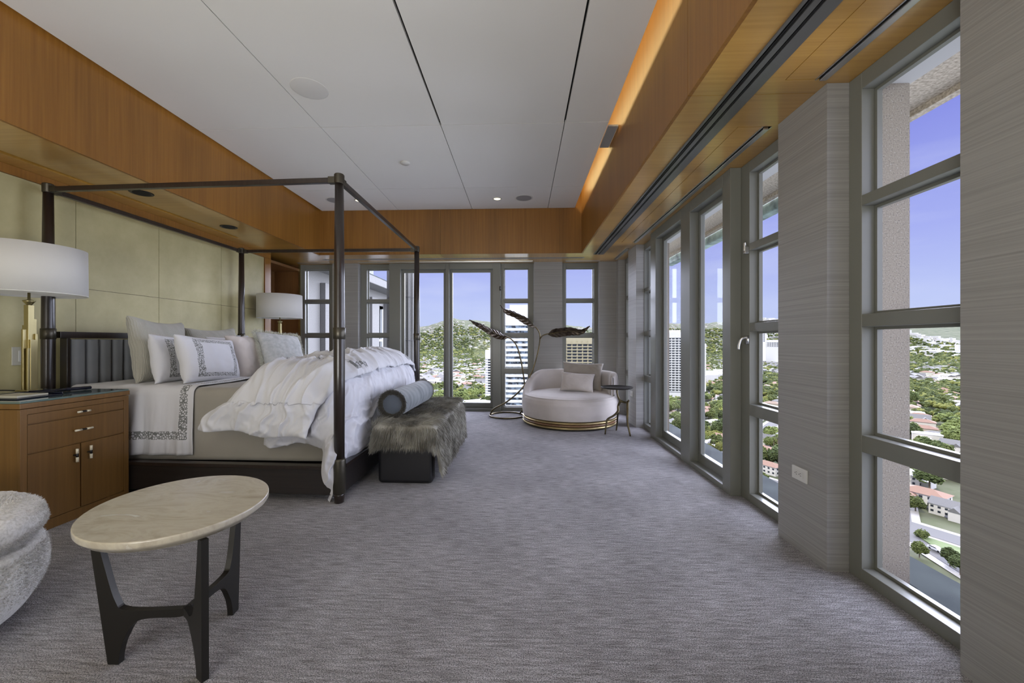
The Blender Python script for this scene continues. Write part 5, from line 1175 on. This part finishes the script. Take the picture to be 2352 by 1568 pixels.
for x_, y_, r_ in far_t[:1700]: B2[rnd.choice((0, 0, 1, 2))].append((x_, y_, hill(x_, y_)+0.5, rnd.uniform(0.75, 1.25), rnd.uniform(0.8, 1.2), rnd.random()*6))
for q, (m, lb) in enumerate(((f_green, 'green garden trees between the houses at middle distance'), (f_dark, 'dark garden trees between the houses at middle distance'), (f_yel, 'yellow-green garden trees between the houses at middle distance'))):
    scatter('garden_trees', midc[q][0], midc[q][1], B2[q], m, lb, 'trees')
B3 = [[], [], []]
for x_, y_, r_ in far_t[1700:]: B3[rnd.choice((0, 0, 1, 2))].append((x_, y_, hill(x_, y_)+0.5, rnd.uniform(0.8, 1.3), rnd.uniform(0.8, 1.2), rnd.random()*6))
cnt = 0
while cnt < 24000:
    az = math.radians(rnd.uniform(-17, 65)); r_ = math.exp(rnd.uniform(math.log(850), math.log(4600)))
    if r_ > 2600 and rnd.random() < 0.45: continue
    x_, y_ = r_*math.sin(az), r_*math.cos(az); z_ = hill(x_, y_)
    if keep_clear(Vector((x_, y_)), 4) or not vis(x_, y_, z_+4, 90): continue
    fw = g2(2080, 868)
    if (Vector((x_, y_))-fw).length < 110: continue
    cnt += 1; s = 1.15*(r_/1000)**0.6; B3[rnd.choice((0, 1, 1, 0, 2))].append((x_, y_, z_, s*rnd.uniform(0.8, 1.5), s*rnd.uniform(0.8, 1.2), rnd.random()*6))
for q, (m, lb) in enumerate(((f_green, 'green tree canopy covering the plain towards the hills'), (f_dark, 'dark green tree canopy on the plain and hillsides'), (f_yel, 'yellow-green trees scattered through the distant canopy'))):
    scatter('tree_canopy', lowc[q][0], lowc[q][1], B3[q], m, lb, 'trees', smooth=True)
# --- cars on the streets
carw = [mat('white_car_paint', (0.65, 0.65, 0.66), 0.25), mat('dark_car_paint', (0.03, 0.03, 0.035), 0.25), mat('red_car_paint', (0.45, 0.03, 0.03), 0.25), mat('silver_car_paint', (0.4, 0.42, 0.44), 0.25)]
def carbody(u, v): pass
body_v = prism([(-2.2, 0.35), (2.15, 0.35), (2.25, 0.6), (2.1, 0.85), (1.1, 0.98), (0.45, 1.42), (-1.2, 1.45), (-1.9, 1.0), (-2.25, 0.9)], -0.88, 0.88)
body_v = ([(x_, z_, y_) for x_, y_, z_ in body_v[0]], [tuple(reversed(f)) for f in body_v[1]])
glass_v = prism([(1.0, 0.99), (0.45, 1.36), (-1.15, 1.38), (-1.75, 1.0)], -0.89, 0.89); glass_v = ([(x_, z_, y_) for x_, y_, z_ in glass_v[0]], [tuple(reversed(f)) for f in glass_v[1]])
whv = join(*[([(x_+wx, z_*1.0+wy, y_+0.33) for x_, y_, z_ in lathe([(0.33, -0.1), (0.33, 0.1)], 14)[0]], lathe([(0.33, -0.1), (0.33, 0.1)], 14)[1]) for wx in (-1.35, 1.35) for wy in (-0.82, 0.82)])
bmesh_c = [mk('body', body_v, m) for m in carw]; gm = mk('windows', glass_v, winm); wm_ = mk('wheels', whv, blackm)
def car(p, ang, ci, lab, grp=None):
    o = bpy.data.objects.new('car', bmesh_c[ci]); C.objects.link(o); o.location = (p.x, p.y, GZ+0.7); o.rotation_euler = (0, 0, ang); setp(o, lab, 'car', grp)
    for nm, q in (('windows', gm), ('wheels', wm_)): w_ = bpy.data.objects.new(nm, q); C.objects.link(w_); w_.parent = o
aA, aB = math.atan2(dA.y, dA.x), math.atan2(dB.y, dB.x)
car(g2(2150, 1268), math.atan2(-62, 6), 0, 'white car on the narrow street beside the lawn wedge')
for s, sd, ci, lb in ((130, -3.4, 1, 'dark parked car on the uphill street, nearest of the row'), (141, -3.4, 2, 'red parked car on the uphill street'), (165, 3.4, 0, 'white parked car on the left kerb of the uphill street'), (236, 3.4, 1, 'dark car at the bend of the uphill street'), (262, -3.4, 3, 'silver parked car further up the uphill street')):
    car(J+dA*s+dC*sd, aA, ci, lb)
# --- towers
wht = mat('white_tower_concrete', (0.74, 0.74, 0.74), 0.7); bei = mat('beige_tower_concrete', (0.40, 0.355, 0.235), 0.8)
tg = mat('tower_window_glass', (0.10, 0.14, 0.18), 0.12); noise_col(tg, (0.03, 0.035, 0.04), (0.30, 0.37, 0.44), (0.35, 0.35, 0.3), 1.0, 3, 0.42, 0.6)
tgr = mat('green_curtain_glass', (0.30, 0.42, 0.42), 0.15)
def tower(u, d, w_, dep, vtop, floor_h, bay, m, label, bandh=0.52, win='band', vbot=None, yaw_off=0.0, first=1, wfrac=0.9, curve=0.0, name='tower', xoff=0.0):
    p = ray_pt(u, d); top = 1.15+(783.5-vtop)/F_PX*d; fc_ = math.atan2(p.y, p.x)-PI/2+yaw_off
    t = empty(name, (p.x, p.y, GZ), label, 'building'); t.rotation_euler = (0, 0, fc_); H_ = top-GZ
    mesh('shaft', box(-w_/2, w_/2, 0.6, dep, 0, H_), m, t)
    nfl = int((H_-4)/floor_h); lo = 0 if vbot is None else max(0, int((1.15+(783.5-vbot)/F_PX*d-GZ)/floor_h))
    for k in range(lo, nfl-first+1):
        z_ = H_-first*floor_h-(nfl-first-k)*floor_h-0.6 if False else k*floor_h+(H_-nfl*floor_h)
        if win == 'band':
            mesh('window_band', join(box(-w_*wfrac/2+xoff, w_*wfrac/2, 0.45, 0.62, z_+floor_h*(1-bandh), z_+floor_h), *[box(xx-0.12, xx+0.12, 0.38, 0.46, z_+floor_h*(1-bandh), z_+floor_h) for xx in np.arange(-w_*wfrac/2+xoff+bay, w_*wfrac/2-0.5, bay)]), tg, t)
            if curve:
                n_ = 14; pts = [(-w_*wfrac/2+xoff-0.5, 0.59)]+[(-w_*wfrac/2+xoff+(w_*wfrac-xoff)*i/n_, 0.2-curve*math.sin(PI*((i/n_*3) % 1))**0.8) for i in range(n_+1)]+[(w_*wfrac/2+0.5, 0.59)]
                mesh('balcony', prism(pts, z_, z_+floor_h*(1-bandh)), m, t)
            else: mesh('spandrel', box(-w_/2-0.1, w_/2+0.1, 0.1, 0.59, z_, z_+floor_h*(1-bandh)), m, t)
        else:
            nb = int(w_*wfrac/bay); x0 = -nb*bay/2
            mesh('window_row', join(*[box(x0+i*bay+bay*0.14, x0+(i+1)*bay-bay*0.14, 0.55, 0.66 if False else 0.598, z_+floor_h*0.3, z_+floor_h*0.3+floor_h*bandh) for i in range(nb)]), winm, t)
            mesh('balcony_row', join(*([box(-w_/2, w_/2, -0.5, 0.54, z_, z_+floor_h*0.28)]+[box(x0+i*bay-0.25, x0+i*bay+0.25, -0.4, 0.54, z_+floor_h*0.28, z_+floor_h) for i in range(nb+1)])), m, t)
    mesh('crown', join(box(-w_/2-0.15, w_/2+0.15, 0.2, dep+0.1, H_-floor_h*first, H_+0.8), box(-w_*0.3, w_*0.3, 3, dep-2, H_+0.8, H_+3.5)), m, t)
    return t
tower(1200, 242, 26, 20, 712, 3.12, 4.0, wht, 'tall white banded residential tower filling the narrow window behind the leaf lamp', 0.50, 'band', 960, 0.0, 3, 0.78, 0.9, xoff=-0.0)
tower(1332, 395, 34, 26, 775, 3.12, 5.2, bei, 'beige residential tower with balcony grid above the daybed', 0.55, 'grid', 880, 0.05, 2)
tower(1134, 475, 20, 20, 806, 3.1, 5.0, wht, 'slim white tower with dark square windows at the edge of the far door pane', 0.6, 'grid', 912, 0, 3, 0.85)
tower(1551, 520, 22, 22, 764, 3.2, 4.4, wht, 'white high-rise with balconies seen through the far leaf of the right doors', 0.5, 'grid', 905, 0.1, 2)
tower(1608, 560, 16, 20, 790, 3.2, 4.4, wht, 'plain white slab tower in the near leaf of the right doors', 0.5, 'grid', 870, 0.3, 1)
tower(1738, 820, 22, 22, 765, 4.4, 5.5, wht, 'slim white tower with square window grid seen beside the doors', 0.55, 'grid', 868, 0, 1)
tower(1750, 1300, 26, 20, 745, 4.4, 6, wht, 'distant white tower standing behind the gridded one', 0.5, 'grid', 790, 0, 1)
tower(1780, 1250, 50, 24, 783, 4.4, 6, wht, 'broad low white block on the slope behind the pines', 0.4, 'grid', 800, 0, 1)
# low commercial roofs under the far windows
def lowb(pts_uv, h_, lab, m=None):
    P = [tuple(g2(*p)) for p in pts_uv]; o = mesh('commercial_building', join(prism(P, GZ, GZ+h_)), m or roofs[3]); setp(o, lab, 'building'); 
    cx = sum(p[0] for p in P)/len(P); cy = sum(p[1] for p in P)/len(P)
    mesh('roof_plant', join(box(cx-6, cx-1, cy-3, cy+2, GZ+h_+0.01, GZ+h_+2.4), box(cx+3, cx+8, cy-1, cy+4, GZ+h_+0.01, GZ+h_+1.8)), stucco[2], o)
lowb([(1052, 950), (1140, 952), (1140, 930), (1062, 934)], 9, 'white flat-roofed building at the foot of the far door pane')
lowb([(1150, 962), (1240, 962), (1240, 936), (1150, 938)], 12, 'white flat roof below the banded tower')
lowb([(950, 950), (1010, 952), (1005, 935), (955, 933)], 7, 'white low building at the lower left of the far doors')
lowb([(1622, 878), (1650, 878), (1650, 866), (1622, 866)], 14, 'white mid-rise block behind the slab tower')
lowb([(1645, 872), (1668, 872), (1668, 862), (1645, 862)], 12, 'low white block beside the mid-rise in the near door leaf')

# things that still read alike are told apart by how near they stand
byl = {}
for o in bpy.data.objects:
    if o.parent is None and o.get('group', '').startswith(('trees below', 'houses below')): byl.setdefault(o['label'], []).append(o)
for lb, os_ in byl.items():
    if len(os_) < 2: continue
    os_.sort(key=lambda o: o.location.length)
    if len(os_) == 2: wd = ['nearer', 'farther']
    else: wd = ['nearest']+[q+' nearest' for q in ('second', 'third', 'fourth', 'fifth', 'sixth', 'seventh', 'eighth', 'ninth', 'tenth', 'eleventh', 'twelfth', 'thirteenth')][:len(os_)-2]+['farthest']
    for o, w_ in zip(os_, wd): o['label'] = w_+' '+lb
